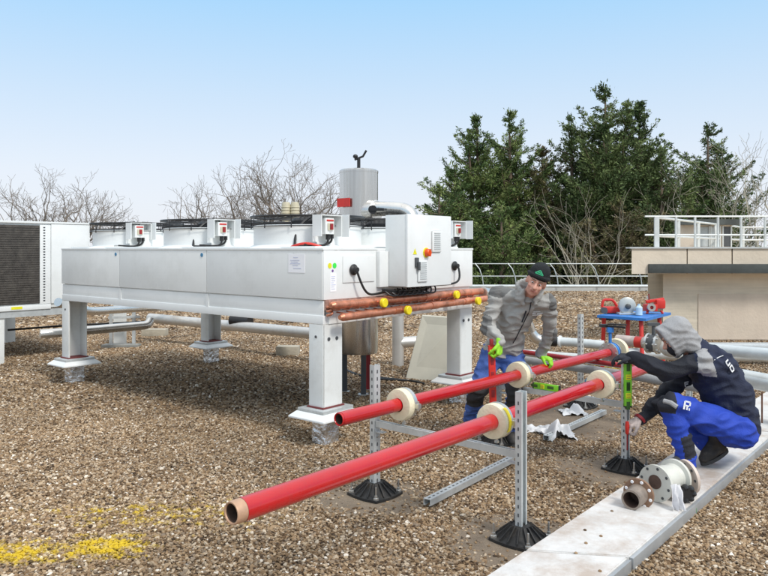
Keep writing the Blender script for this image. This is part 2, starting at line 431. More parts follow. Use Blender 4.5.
# side panels of long side : two sheets with a seam, slightly proud; lip on top
mb = MB()
for s0, s1 in ((.004, 1.62), (1.626, 3.25), (3.256, LU)):
    wbox(mb, s0, s1, -.006, .02, zJ, zT, .003)
    for sx in np.linspace(s0+.04, s1-.04, 6):
        for zz_ in (zJ+.018, zT-.022): mb.lathe([(0,0),(.0045,0),(.0055,.002),(0,.0035)][::-1], W(float(sx), -.0062, zz_), -Vv, 8)
obj('side_panel', mb, PANEL, unit)
mb = MB()
for s0, s1 in ((.004, 1.62), (1.626, 3.25), (3.256, LU)): wbox(mb, s0, s1, .008, .02, zB+.07, zJ-.008, .003)
for s_ in (1.623, 3.253): wbox(mb, s_-.02, s_+.02, .0, .008, zB+.07, zJ-.01)
obj('skirt_panel', mb, WHITE, unit)
mb = MB(); wbox(mb, -.012, LU, -.012, LV+.01, zT, zT+.018, .003); obj('top_lip', mb, WHITE, unit)
# end face panels
mb = MB()
wbox(mb, -.008, .02, .0, .70, zJ+.0, zT-.002, .003); wbox(mb, -.008, .02, .704, LV, zJ+.03, zT-.002, .003)
obj('end_panel', mb, WHITE, unit)
mb = MB(); wbox(mb, -.018, -.008, .235, .665, zJ+.14, zT-.05, .003); obj('access_panel', mb, WHITE, unit)
mb = MB(); wbox(mb, -.012, .02, .02, LV, zB+.125, zJ, 0); 
for k in range(46): wbox(mb, -.02, -.011, .05+k*.049, .062+k*.049, zB+.135, zJ-.012)
obj('coil_end_plate', mb, COPPERB, unit)
# base frame beams
mb = MB()
wbox(mb, 0, LU, 0, .06, zB, zB+.075, .003); wbox(mb, 0, LU, LV-.06, LV, zB, zB+.075, .003)
wbox(mb, -.01, .06, .062, LV-.062, zB, zB+.11, .003); wbox(mb, LU-.06, LU+.01, .062, LV-.062, zB, zB+.075, .003)
wbox(mb, LU/2-.03, LU/2+.03, .062, LV-.062, zB, zB+.07)
obj('base_frame', mb, WHITE, unit)
mb = MB()   # underside tray
wbox(mb, .06, LU-.06, .062, LV-.062, zB+.085, zB+.105); obj('drip_tray', mb, GALV, unit)
# legs
def leg(s, t, fs, ft):
    "channel leg; fs, ft = outward signs along s and t"
    mb = MB(); a, b = .17, .24
    s0, s1 = (s, s+a) if fs < 0 else (s-a, s); t0, t1 = (t, t+b) if ft < 0 else (t-b, t)
    zl = .335
    ti = t0 if ft < 0 else t1
    wbox(mb, s0, s1, t0, t0+.008, zl, zB-.002, .002); wbox(mb, s0, s1, t1-.008, t1, zl, zB-.002, .002)
    so_ = s0 if fs < 0 else s1-.008
    wbox(mb, so_, so_+.008, t0+.008, t1-.008, zl, zB-.002)
    wbox(mb, s0, s0+.03 if fs>0 else s0+.03, t0+.008, t0+.016, zl, zB-.01)
    if fs < 0:
        wbox(mb, s0+.008, s1, t0+.06, t0+.068, zl, zB-.01)
    l = obj('leg', mb, LEGM, unit)
    for dt in (.07, .17):
        mb = MB(); mb.lathe([(0,0),(.016,0),(.016,.006),(0,.006)], W(s0 if fs<0 else s1, t0+dt, zB-.13), -U if fs<0 else U, 16); obj('bolt', mb, DKGREY, l)
    mb = MB(); mb.lathe([(0,0),(.012,0),(.012,.006),(0,.006)], W((s0+s1)/2, t0 if ft<0 else t1, zB-.11), -Vv if ft<0 else Vv, 16); obj('bolt', mb, DKGREY, l)
    cs, ct = (s0+s1)/2, (t0+t1)/2
    mb = MB(); wbox(mb, cs-.10, cs+.10, ct-.135, ct+.135, .3225, .3345); obj('rubber_pad', mb, mat('red_brown_rubber',(.16,.03,.03),.7), l)
    mb = MB(); wbox(mb, cs-.155, cs+.155, ct-.19, ct+.19, .295, .322, .003); obj('bearing_plate', mb, GALV, l)
    mb = MB(); n_ = 4
    for z0, z1, r0, r1 in ((.250, .293, 1.0, .78),):
        A_ = [W(cs+i*.215*r0, ct+j*.245*r0, z0) for i, j in ((-1,-1),(1,-1),(1,1),(-1,1))]
        B_ = [W(cs+i*.215*r1, ct+j*.245*r1, z1) for i, j in ((-1,-1),(1,-1),(1,1),(-1,1))]
        va = [mb.bm.verts.new(p) for p in A_]; vb = [mb.bm.verts.new(p) for p in B_]
        mb._f(va[::-1]); mb._f(vb)
        for k in range(4): mb._f([va[k], va[(k+1)%4], vb[(k+1)%4], vb[k]])
    wbox(mb, cs-.215, cs+.215, ct-.245, ct+.245, .236, .2495, .002)
    obj('flashing', mb, WHITE, l)
    mb = MB(); wbox(mb, cs-.08, cs+.08, ct-.09, ct+.09, -.01, .24, .012)
    bmesh.ops.subdivide_edges(mb.bm, edges=mb.bm.edges[:], cuts=6, use_grid_fill=True)
    for v in mb.bm.verts: v.co += V3((noise.noise(v.co*23), noise.noise(v.co*23+V3((9,9,9))), 0))*.012
    obj('foil_pier', mb, FOIL, l, sharp=20)
leg(0, 0, -1, -1); leg(0, LV, -1, 1); leg(LU, 0, 1, -1); leg(LU, LV, 1, 1)
# fans: 2 rows of 3
def fan(s, t):
    o = W(s, t, zT+.018); r = .53
    mb = MB(); mb.lathe([(r+.07,0),(r+.05,.012),(r,.03),(r,.20),(r+.012,.215),(r-.015,.22),(r-.022,.2),(r-.022,0)], o, n=56, closed=False)
    c = obj('fan_cowl', mb, WHITE, unit)
    mb = MB(); g0 = zT+.235
    for rr_, zz, tr_ in ((r+.03, -.01, .004), (r+.03, .085, .011), (r*.86,.092,.004), (r*.72,.097,.004), (r*.58,.10,.004), (r*.44,.105,.004), (r*.3,.108,.004)):
        mb.ring(W(s,t,g0+zz), ZZ, rr_, tr_, 48, 6)
    for k in range(12):
        a = 2*math.pi*k/12; d = U*math.cos(a)+Vv*math.sin(a); w0 = W(s,t,g0)
        mb.tube([w0+d*(r+.03)-ZZ*.03, w0+d*(r+.03)+ZZ*.085, w0+d*r*.6+ZZ*.1, w0+d*.1+ZZ*.112], .006, 6)
    obj('guard', mb, BLACK, c)
    mb = MB(); mb.lathe([(0,.30),(.13,.30),(.17,.27),(.17,.12),(.1,.08),(.05,.02),(0,.02)], o, n=28)
    for k in range(4):
        a = 2*math.pi*k/4+.5; d = U*math.cos(a)+Vv*math.sin(a)
        mb.bar(W(s,t,zT+.26)+d*.15, W(s,t,zT+.24)+d*(r+.02), .03, .03)
    obj('motor', mb, BLACK, c)
    mb = MB()
    for k in range(6):
        a = 2*math.pi*k/6; d = U*math.cos(a)+Vv*math.sin(a); e = d.cross(ZZ); w0 = W(s,t,zT+.1)
        v = [mb.bm.verts.new(w0+d*.15-e*.05+ZZ*.03), mb.bm.verts.new(w0+d*.15+e*.05-ZZ*.03), mb.bm.verts.new(w0+d*.49+e*.12-ZZ*.03), mb.bm.verts.new(w0+d*.49-e*.10+ZZ*.03)]
        mb._f(v)
    ob = obj('blade', mb, BLACK, c)
    return c
fc = fan(.80, .60)
def copy_part(src, off):
    me_off = Matrix.Translation(off)
    def rec(o, par):
        c = o.copy(); C.objects.link(c); c.parent = par
        for ch in list(o.children): rec(ch, c)
        return c
    c = rec(src, src.parent); c.location = src.location+off; return c
for i in range(3):
    for j in range(2):
        if i or j: copy_part(fc, U*(1.53*i)+Vv*(1.13*j))
# shallow plenum box under the fans
mb = MB()
for j, t in enumerate((.60, 1.73)):
    wbox(mb, .14, LU-.14, t-.555, t+.555, zT+.019, zT+.034, .003)
obj('fan_deck', mb, WHITE, unit)
# isolator boxes with open hood, cable
def isolator(s, t):
    mb = MB(); z0 = zT+.125
    wbox(mb, s-.006, s+.10, t-.125, t+.13, z0+.187, z0+.195); wbox(mb, s-.006, s+.10, t-.133, t-.125, z0, z0+.195); wbox(mb, s-.006, s+.10, t+.13, t+.138, z0, z0+.195)
    wbox(mb, s+.10, s+.108, t-.133, t+.138, z0-.05, z0+.195)
    wbox(mb, s+.09, s+.10, t-.09, t+.10, zT, z0-.05)
    wbox(mb, s-.09, s+.0, t+.140, t+.147, z0-.005, z0+.200)
    b = obj('isolator_box', mb, WHITE, unit)
    mb = MB(); wbox(mb, s+.0, s+.08, t-.075, t+.04, z0+.02, z0+.165, .006); sw = obj('switch', mb, PANEL, b)
    mb = MB(); wbox(mb, s-.012, s-.001, t-.05, t+.02, z0+.055, z0+.12, .004); obj('switch_plate', mb, mat('switch_plate',(.60,.56,.42),.5), sw)
    mb = MB(); wbox(mb, s-.03, s-.013, t-.03, t-.0, z0+.06, z0+.115, .004); obj('knob', mb, REDD, sw)
    mb = MB(); wbox(mb, s-.004, s-.0008, t-.06, t+.03, z0+.137, z0+.152); obj('label_strip', mb, RED, sw)
    mb = MB()
    mb.lathe([(0,0),(.022,0),(.022,.05),(0,.05)], W(s+.04,t+.0,z0-.03), ZZ, 14); mb.lathe([(0,0),(.018,0),(.018,.04),(0,.04)], W(s+.05,t+.06,z0-.02), ZZ, 14)
    mb.tube(bez(W(s+.04,t,z0-.03), W(s+.04,t,z0-.11), W(s+.1,t-.1,zT+.05), W(s+.12,t-.22,zT+.05)), .010, 8)
    mb.tube(bez(W(s+.05,t+.06,z0-.02), W(s+.05,t+.06,z0-.10), W(s+.15,t-.1,zT+.04), W(s+.28,t-.18,zT+.04)), .010, 8)
    obj('cable', mb, BLACK, b)
    mb = MB(); mb.tube(bez(W(s+.3,t-.17,zT+.03), W(s+.33,t-.14,zT+.2), W(s+.30,t-.1,zT+.26), W(s+.30,t+.1,zT+.34)), .013, 8)
    obj('fan_cable', mb, BLACK, b)
    return b
ib = isolator(.20, .31)
copy_part(ib, U*1.55); copy_part(ib, U*3.12)
copy_part(ib, Vv*1.93-U*.10)
# red drain hose under first isolator
mb = MB(); mb.tube(bez(W(.22,.20,zT+.03), W(.3,.1,zT+.08), W(.36,.08,zT+.06), W(.46,.06,zT+.03)), .011, 8); obj('hose', mb, RED, unit)
# badges, paper, stickers
for s_ in (1.70, 3.33):
    mb = MB(); mb.lathe([(0,0),(.020,0),(.020,.004),(0,.004)], W(s_, -.006, zT-.05), -Vv, 20); obj('badge', mb, STK_B, unit)
mb = MB(); wbox(mb, .215, .425, -.009, -.0065, 1.49, 1.655); pp = obj('paper_notice', mb, PAPER, unit)
mb = MB()
for zz, a, b_ in ((1.625,.30,.36), (1.60,.28,.40), (1.585,.30,.39), (1.57,.27,.40), (1.555,.30,.37), (1.53,.26,.36)):
    wbox(mb, a, b_, -.0105, -.0092, zz-.003, zz+.003)
obj('notice_writing', mb, INK, pp)
for t_, m_, nm in ((.075, STK_Y, 'sticker'), (.135, STK_G, 'sticker')):
    mb = MB(); mb.lathe([(0,0),(.024,0),(.024,.002),(0,.002)], W(-.0082, t_, 1.555), -U, 20); obj(nm, mb, m_, unit)
mb = MB(); mb.lathe([(0,0),(.012,0),(.012,.002),(0,.002)], W(-.0082, .11, 1.51), -U, 16); obj('sticker', mb, mat('sticker_purple',(.18,.08,.3)), unit)
mb = MB(); wbox(mb, -.0105, -.0082, .08, .155, 1.33, 1.49); rp = obj('rating_plate', mb, PAPER, unit)
mb = MB()
for k in range(7): wbox(mb, -.0125, -.0107, .09, .09+[.05,.04,.055,.03,.05,.045,.05][k], 1.35+k*.018, 1.356+k*.018)
obj('rating_text', mb, INK, rp)
# cable glands and cables on the end face
for t_, z_ in ((.36, 1.515), (1.98, 1.52)):
    mb = MB(); mb.lathe([(0,0),(.038,0),(.05,.01),(.05,.018),(.03,.03),(.022,.06),(0,.06)], W(-.009-.009*(t_<1), t_, z_), -U, 22)
    obj('cable_gland', mb, BLACK, unit)
mb = MB()
mb.tube(bez(W(-.07,.36,1.50), W(-.12,.44,1.22), W(-.06,.55,1.29), W(-.05,.80,1.30)), .011, 8)
mb.tube(bez(W(-.07,1.98,1.50), W(-.12,1.98,1.30), W(-.08,1.9,1.34), W(-.06,1.42,1.33)), .011, 8)
p0 = W(-.1,.8,1.30)
for k in range(9):
    t_ = .78+k*.075; mb.tube(bez(W(-.08,t_-.05,1.32), W(-.16,t_-.06,1.24), W(-.17,t_+.10,1.245), W(-.10,t_+.12,1.33)), .008, 7)
mb.tube(bez(W(-.08,.7,1.325), W(-.13,.9,1.29), W(-.13,1.3,1.30), W(-.08,1.48,1.335)), .013, 7)
mb.tube(bez(W(-.08,.7,1.31), W(-.15,.95,1.27), W(-.15,1.25,1.27), W(-.08,1.45,1.32)), .010, 7)
obj('loose_cable', mb, BLACK, unit)
# copper headers
def header(t0, t1, z0, z1, off, r):
    mb = MB(); a, b = W(-off, t0, z0), W(-off, t1, z1)
    pts = [a.lerp(b, k/12) for k in range(13)]
    mb.tube(pts, r, 22)
    for f in (.3, .55, .8): mb.tube([a.lerp(b,f), a.lerp(b,f+.05)], r*1.12, 22)
    d = (b-a).normalized(); mb.tube([a-d*.035, a], [r*.6, r], 22)
    h = obj('copper_header', mb, COPPER, unit); return h
zc = zB+.16
h1 = header(.05, 2.42, 1.215, 1.232, .075, .037); h2 = header(.10, 2.44, 1.115, 1.152, .135, .034)
def stub(t, z, off, par):
    mb = MB(); mb.tube([W(-off,t,z), W(-off-.05,t,z)], .024, 18); obj('stub', mb, COPPER, par)
    mb = MB(); mb.lathe([(0,.035),(.036,.035),(.042,.030),(.042,.002),(.036,0),(0,0)], W(-off-.05,t,z), -U, 22); obj('yellow_cap', mb, YEL, par)
stub(.62, 1.21, .10, h1); stub(1.80, 1.226, .10, h1); stub(.90, 1.127, .16, h2); stub(2.12, 1.146, .16, h2)
mb = MB()
for k in range(18):
    t_ = .1+k*.125
    mb.tube(bez(W(-.02,t_,1.175), W(-.10,t_+.01,1.165), W(-.10,t_+.03,1.19), W(-.06,t_+.03,1.20), 6), .007, 6)
    mb.tube(bez(W(-.02,t_+.05,1.15), W(-.08,t_+.05,1.14), W(-.12,t_+.06,1.15), W(-.12,t_+.06,1.13), 6), .007, 6)
for z_ in (1.13, 1.165, 1.20):
    mb.tube(bez(W(-.02,.03,z_), W(-.08,.02,z_), W(-.08,.06,z_+.03), W(-.02,.07,z_+.03), 8), .011, 8)
obj('copper_bend', mb, COPPER, unit)
# control cabinet
ct0, ct1, cp = .83, 1.53, .275
cab = MB(); wbox(cab, -cp+.02, -.009, ct0, ct1, 1.35, 2.02, .005); cb = obj('control_cabinet', cab, WHITE, unit)
mb = MB(); wbox(mb, -cp-.004, -cp+.019, ct0-.004, ct1+.004, 1.346, 2.024, .005); obj('door', mb, WHITE, cb)
for (ta, za) in ((ct0+.44, 1.78), (ct0+.215, 1.50)):
    mb = MB(); wbox(mb, -cp-.022, -cp-.0045, ta-.075, ta+.075, za-.11, za+.10, .012)
    vt = obj('vent_filter', mb, WHITE, cb)
    mb = MB()
    for k in range(9): wbox(mb, -cp-.0265, -cp-.0225, ta-.05, ta+.05, za-.085+k*.019, za-.076+k*.019)
    obj('louvre', mb, VENT, vt)
mb = MB(); fo = W(-cp-.004, ct0+.28, 1.665)
mb.lathe([(0,0),(.048,0),(.048,.008),(0,.008)], fo, -U, 26); obj('yellow_plate', mb, STK_Y, cb)
mb = MB(); mb.lathe([(0,.05),(.026,.05),(.034,.042),(.038,.010),(0,.010)], fo, -U, 22); mb.bar(fo-U*.05-ZZ*.034, fo-U*.05+ZZ*.034, .014, .014, U); obj('main_switch', mb, ORANGE, cb)
mb = MB(); tv = [W(-cp-.0055, ct0+.075, 1.65), W(-cp-.0055, ct0+.135, 1.65), W(-cp-.0055, ct0+.105, 1.705)]; mb.prism(tv, -U*.002); obj('warning_sign', mb, STK_Y, cb)
mb = MB(); wbox(mb, -cp-.022, -cp-.0045, ct0+.10, ct0+.15, 1.53, 1.62, .006); wbox(mb, -cp-.04, -cp-.022, ct0+.12, ct0+.15, 1.50, 1.58, .005); obj('lock', mb, DKGREY, cb)
mb = MB(); wbox(mb, -.05, -.009, ct0-.13, ct0-.003, 1.345, zT-.01, .004); obj('cable_trunk', mb, WHITE, unit)

# ================================================================== SECOND UNIT (left, behind)
def U2(s, v, z): return V3((-5.60, 10.6, 0))+Vv*s+U*v+ZZ*z
def u2box(mb, s0, s1, v0, v1, z0, z1, bev=0): return mb.box(U2((s0+s1)/2,(v0+v1)/2,(z0+z1)/2), (s1-s0,v1-v0,z1-z0), (Vv,U,ZZ), bev)
cu = thing('condenser_unit', U2(0,1,0), 'white condenser with dark finned coil on its face, far left behind the dry cooler', 'cooling unit')
mb = MB(); u2box(mb, -1.4, 1.30, .012, 2.6, .80, 2.09, .004); obj('casing', mb, WHITE, cu)
mb = MB(); u2box(mb, -1.4, 1.32, -.02, 2.62, 2.09, 2.12, .003); obj('top_cover', mb, WHITE, cu)
mb = MB(); u2box(mb, .70, 1.30, -.012, .011, .86, 2.085, .003); u2box(mb, 1.302, 1.325, -.012, .03, .86, 2.085, .002); obj('side_panel', mb, WHITE, cu)
mb = MB(); u2box(mb, -1.4, .52, -.008, .011, .87, 2.06)
for k in range(34): u2box(mb, -1.4, .52, -.016, -.0085, .88+k*.0345, .888+k*.0345)
COIL = mat('coil_fins', (.085,.075,.065), .55, .3, var=.35, vscale=14, dirt_or_sheen=(.2,.18,.15), dscale=5, damt=.4)
obj('coil', mb, COIL, cu)
mb = MB(); u2box(mb, .525, .69, -.014, .011, .86, 2.07, .002); hs = obj('hole_strip', mb, WHITE, cu)
mb = MB()
for k in range(28): u2box(mb, .575, .605, -.0175, -.0145, .90+k*.0415, .918+k*.0415)
tag(obj('hole', mb, DKGREY, hs), kind='stuff')
mb = MB(); u2box(mb, -1.4, .69, -.02, .011, .78, .855, .003); obj('bottom_rail', mb, WHITE, cu)
mb = MB(); u2box(mb, -1.4, 1.32, .0, .06, .68, .775); u2box(mb, -1.4, 1.32, 2.5, 2.56, .68, .775); u2box(mb, 1.2, 1.26, .062, 2.498, .68, .774); obj('base_frame', mb, GALV, cu)
mb = MB(); u2box(mb, .10, .26, -.0235, -.0205, .80, .84); obj('warning_sign', mb, STK_Y, cu)
for (s_, v_) in ((-.05,.02),(1.15,2.45),(.05,2.45)):
    mb = MB(); u2box(mb, s_-.10, s_+.07, v_, v_+.12, 0, .68, .003); obj('leg', mb, LEGM, cu)
mb = MB()
for zz in (1.02, .90): mb.tube([U2(1.24,-.03,zz), U2(1.36,-.03,zz)], .042, 16)
obj('pipe_stub', mb, VENT, cu)
# small beige roof vents seen between the bare trees
for px in (286, 295):
    b_ = V3((P(px,249,20).x, 20, 0))
    v = thing('roof_vent', b_, 'beige roof vent cowl, %s of the two beyond the fans' % ('left' if px < 290 else 'right'), 'vent', 'beige vent cowls')
    mb = MB(); mb.lathe([(.11,0),(.11,2.75),(0,2.75)], b_, n=20); obj('pipe', mb, mat('beige_plastic',(.55,.50,.36),.5), v)
    mb = MB(); mb.lathe([(.112,2.55),(.125,2.56),(.125,2.90),(.10,3.0),(0,3.01)], b_, n=20)
    for k in range(4): mb.ring(b_+ZZ*(2.62+k*.08), ZZ, .125, .012, 20)
    obj('cowl', mb, MATS['beige_plastic'], v)

# ================================================================== BUFFER TANK
tk = G(360, 380) ; tk = V3((-.30, 8.55, 0))
tank = thing('buffer_tank', tk, 'tall cylindrical tank in shiny aluminium jacket standing behind the dry cooler', 'tank')
mb = MB(); mb.lathe([(0,.47),(.22,.47),(.228,.50),(.228,1.0),(.231,1.0),(.231,1.04),(.228,1.04),(.228,1.93),(.231,1.93),(.231,1.96),(.228,1.96),(.228,2.60),(.232,2.60),(.232,2.625),(.21,2.64),(0,2.65)], tk, n=72); obj('jacket', mb, TANKM, tank)
for k in range(3):
    a = 2*math.pi*k/3-1.2; d = V3((math.cos(a), math.sin(a), 0))
    mb = MB(); mb.bar(tk+d*.17, tk+d*.17+ZZ*.468, .06, .06); l = obj('leg', mb, REDD if k == 1 else DKGREY, tank)
    mb = MB(); mb.box(tk+d*.17+ZZ*.006, (.12,.12,.012)); obj('foot', mb, GALV, l)
mb = MB(); mb.tube([tk+V3((0,0,2.66)), tk+V3((0,0,2.78))], .02, 12); mb.tube([tk+V3((-.05,0,2.76)), tk+V3((.05,0,2.80)), tk+V3((.09,0,2.87))], .013, 8); mb.ell(tk+V3((-.04,0,2.80)), (.03,.03,.025)); obj('air_valve', mb, BLACK, tank)
mb = MB(); mb.box(tk+V3((-.17,-.19,2.24)), (.2,.012,.10), (V3((.75,-.66,0)), V3((.66,.75,0)), ZZ)); obj('red_handle', mb, RED, tank)
mb = MB(); q = tk+V3((.19,-.22,2.22)); q2 = q+V3((.30,-.1,0)); end = W(.35,1.75,zT+.05)
mb.lathe([(0,0),(.13,0),(.13,.12),(.12,.13),(0,.13)], tk+V3((.11,-.12,2.14)), V3((.75,-.5,0)), 28)
mb.tube(rounded([tk+V3((.15,-.15,2.17)), tk+V3((.42,-.30,2.16)), tk+V3((.60,-.36,2.13)), tk+V3((.66,-.38,1.85))], .11), .085, 22); obj('jacketed_branch', mb, CHROME, tank)
mb = MB(); mb.box(tk+V3((.22,-.36,2.15)), (.16,.02,.03)); mb.lathe([(0,0),(.05,0),(.05,.03),(0,.03)], tk+V3((.17,-.33,2.15)), V3((0,-1,0)), 18); obj('valve_lever', mb, BLACK, tank)
# ================================================================== PIPE SUPPORT FRAMES
FD = V3((1.04,1.36,0)).normalized()      # along the red pipes
def frame_posts():
    L1, R1 = V3((-.062,4.976,0)), V3((.80,4.20,0))
    st = V3((1.06,1.345,0))
    return [(L1,R1), (L1+st,R1+st), (L1+st*2.05,R1+st*2.0)]
BD = (frame_posts()[0][1]-frame_posts()[0][0]); BW = BD.length; BD.normalize()
BP = V3((-BD.y, BD.x, 0))                # perpendicular to the frame, pointing away
BARZ = .50
def strut(mb, a, b, w, h, up, open_side=1, slots=True):
    "perforated C channel from a to b: back plate, two flanges with lips, slotted back"
    a, b = V3(a), V3(b); z = (b-a).normalized(); L_ = (b-a).length
    u = V3(up).normalized(); x = u.cross(z).normalized(); t = .004; ax = (x, u, z); c = (a+b)/2
    mb.box(c-u*(h/2-t/2)*open_side, (w, t, L_), ax)
    for s in (-1, 1):
        mb.box(c+x*s*(w/2-t/2)+u*open_side*(t/2), (t, h-t, L_), ax)
        mb.box(c+x*s*(w/2-t-.005)+u*open_side*(h/2-t/2), (.010, t, L_), ax)
    if slots:
        mb.mi = 1
        n = int(L_/.05)
        for k in range(n):
            zc_ = a+z*(.03+k*.05)
            mb.box(zc_+x*(w/2+.0004), (.002, h*.2, .020), ax)
            mb.box(zc_-u*open_side*(h/2+.0004), (w*.17, .002, .024), ax)
        mb.mi = 0
def stand_foot(p, par):
    x, y = BD, BP
    mb = MB(); o = V3(p)
    # rounded base plate
    pts = []
    for k in range(32):
        a = 2*math.pi*k/32; c_, s_ = math.cos(a), math.sin(a); rr = .155/max(abs(c_),abs(s_))**.62
        pts.append(o+x*c_*rr+y*s_*rr+ZZ*.006)
    mb.prism(pts, (0,0,.016))
    pr = [(.15,.022),(.135,.028),(.085,.060),(.058,.088),(.05,.092),(0,.092)]
    mb.lathe(pr, o, n=24)
    for k in range(16):
        a = 2*math.pi*k/16; d = x*math.cos(a)+y*math.sin(a); e = d.cross(ZZ)
        mb.prism([o+d*.15+ZZ*.02-e*.003, o+d*.148+ZZ*.034-e*.003, o+d*.070+ZZ*.097-e*.003, o+d*.05+ZZ*.092-e*.003], e*.006)
    f = obj('foot', mb, RUBBER, par)
    for i, j in ((-1,-1),(1,-1),(1,1),(-1,1)):
        mb = MB(); q = o+x*i*.115+y*j*.115
        mb.lathe([(0,.02),(.02,.02),(.02,.034),(.011,.036),(.011,.05),(.006,.05),(.006,.105),(0,.107)], q, n=6); obj('bolt', mb, ZINC, f)
    return f
fr_lab = ['galvanised support frame nearest the camera, holding the red pipes on black feet',
          'galvanised support frame between the two workers, green level against its post',
          'galvanised support frame furthest back under the pipe valves']
PT = [(1.16, 1.13), (1.13, 1.14), (1.13, 1.10)]
for i, (Lp, Rp) in enumerate(frame_posts()):
    fr = thing('support_frame', (Lp+Rp)/2, fr_lab[i], 'support frame', 'galvanised pipe support frames')
    # post tops
    tops = [(.90, .87), (.53, .86), (1.00, .80)][i]
    for q, zt in ((Lp, tops[0]), (Rp, tops[1])):
        mb = MB(); strut(mb, q+ZZ*.075, q+ZZ*zt, .062, .042, BD, 1 if q is Rp else -1); obj('post', mb, [GALV, DKGREY], fr)
        stand_foot(q, fr)
    mb = MB(); strut(mb, Lp+BD*.024+ZZ*BARZ, Rp-BD*.024+ZZ*BARZ, .042, .042, ZZ, 1); obj('crossbar', mb, [GALV, DKGREY], fr)
    for q, sg in ((Lp,1),(Rp,-1)):
        mb = MB(); mb.box(q+BD*sg*.055+ZZ*(BARZ-.055)-BP*0, (.07,.05,.004), (BD, BP, ZZ)); mb.box(q+BD*sg*.0235+ZZ*(BARZ-.07), (.004,.05,.09), (BD,BP,ZZ)); br = obj('bracket', mb, GALV, fr)
        for dz in (-.09,-.055):
            mb = MB(); mb.lathe([(0,0),(.011,0),(.011,.009),(0,.009)], q+BD*sg*.026+ZZ*(BARZ+dz), BD*sg, 6); obj('bolt', mb, ZINC, br)
# loose rails on the ground
def rail(a, b, label):
    mb = MB(); d = (b-a).normalized(); strut(mb, a+ZZ*.045, b+ZZ*.045, .055, .042, ZZ, -1, True)
    tag(obj('loose_rail', mb, [GALV, DKGREY]), label, 'rail', 'spare channel rails lying on the gravel')
rail(G(427,509), G(511,465), 'slotted channel rail lying on gravel left of the nearest support frame')
rail(G(546,443), G(604,416), 'slotted channel rail lying on bare felt beside the white plastic')
# ================================================================== RED PIPES
PZ = .66
def PX(px, py): return P(px, py, (H-PZ)*F/(py-HY))
a1 = PX(231,513.5); b1 = PX(648,367); a2 = PX(338.5,419.5); b2 = PX(607,353)
def red_pipe(a, b, r, label, bare):
    d = (b-a).normalized(); p = thing('red_pipe', (a+b)/2, label, 'pipe', 'two long glossy red pipes')
    nseg = 40
    mb = MB(); prof = [(r, bare)]+[(r, bare+(b-a).length*k/nseg) for k in range(1, nseg+1) if (b-a).length*k/nseg > bare]+[(r-.012, (b-a).length), (r-.012, bare)]
    mb.lathe(prof, a, d, 48); obj('barrel', mb, REDP, p)
    mb = MB()
    mb.lathe([(r-.0012, bare), (r-.0015, .008), (r-.004, 0), (r-.009, 0), (r-.0115, .004), (r-.0115, bare+.0)], a, d, 48); o1 = obj('pipe_end', mb, BARE if bare > .03 else REDP, p)
    mb = MB(); mb.lathe([(r-.0122, .006), (r-.0122, 1.2), (0, 1.2)], a, d, 40); obj('pipe_bore', mb, RUSTIN, p)
    return p, d
rp1, d1 = red_pipe(a1, b1, .0485, 'front red pipe with bare cream primer band at its open end', .05)
rp2, d2 = red_pipe(a2, b2, .0440, 'rear red pipe resting on stands, touched by the standing worker', .012)
def clamp(c, d, label, barz=BARZ):
    t = thing('pipe_clamp', c, label, 'pipe clamp', 'cream insulated pipe clamps on the red pipes')
    mb = MB(); mb.lathe([(.046,-.045),(.075,-.047),(.103,-.043),(.106,-.03),(.106,.03),(.103,.043),(.075,.047),(.046,.045)], c, d, 48); obj('insulation_ring', mb, CREAM, t)
    mb = MB(); mb.lathe([(.1065,.006),(.1085,.006),(.1085,.036),(.1065,.036)], c, d, 48, closed=True); bnd = obj('steel_band', mb, ZINC, t)
    x, y, z = frame_from(d); side = d.cross(ZZ).normalized()
    for s in (-1,1):
        mb = MB(); q = c+side*s*.122+d*.021; mb.box(q, (.03,.03,.03), (side, d, ZZ)); mb.lathe([(0,-.03),(.008,-.03),(.008,.03),(0,.03)], q, ZZ, 8); obj('band_bolt', mb, ZINC if s > 0 else STK_B, bnd)
    mb = MB(); q = c+d*.02; mb.tube([V3((q.x,q.y,barz+.02)), q-ZZ*.105], .008, 8); mb.lathe([(0,0),(.016,0),(.016,.012),(0,.012)], V3((q.x,q.y,barz+.022)), n=6); obj('rod', mb, ZINC, t)
clamp(PX(495,420.5), d1, 'large cream clamp with yellow label, on front pipe by the nearest post')
clamp(PX(402,404), d2, 'cream clamp on the rear pipe close to its open end')
clamp(PX(519,374.5), d2, 'cream clamp on the rear pipe beside the standing worker')
clamp(PX(601,384), d1, 'cream clamp on the front pipe left of the green level')
mb = MB(); cc = PX(495,420.5); mb.lathe([(.1086,-.02),(.1092,-.02),(.1092,.012),(.1086,.012)], cc, d1, 48, closed=True)
fs = [f for f in mb.bm.faces if not (-.05 < (f.calc_center_median()-cc).z < .085 and (f.calc_center_median()-cc).dot(d1.cross(ZZ)) > .0)]
bmesh.ops.delete(mb.bm, geom=fs, context='FACES')
obj('yellow_label', mb, YEL, bpy.data.objects['pipe_clamp'])

# ================================================================== BACK PIPES AND VALVES (run along the frames' bar direction)
Dx = BD                                   # to the right and towards the camera
def flange(mb, c, d, r, t, bolts=8, rb=.012):
    d = V3(d).normalized(); mb.lathe([(0,-t/2),(r,-t/2),(r,t/2),(0,t/2)], c, d, 36)
    x, y, z = frame_from(d)
    for k in range(bolts):
        a = 2*math.pi*k/bolts; q = V3(c)+(x*math.cos(a)+y*math.sin(a))*r*.8
        mb.lathe([(0,-t/2-.014),(rb,-t/2-.014),(rb,t/2+.014),(0,t/2+.014)], q, d, 6)
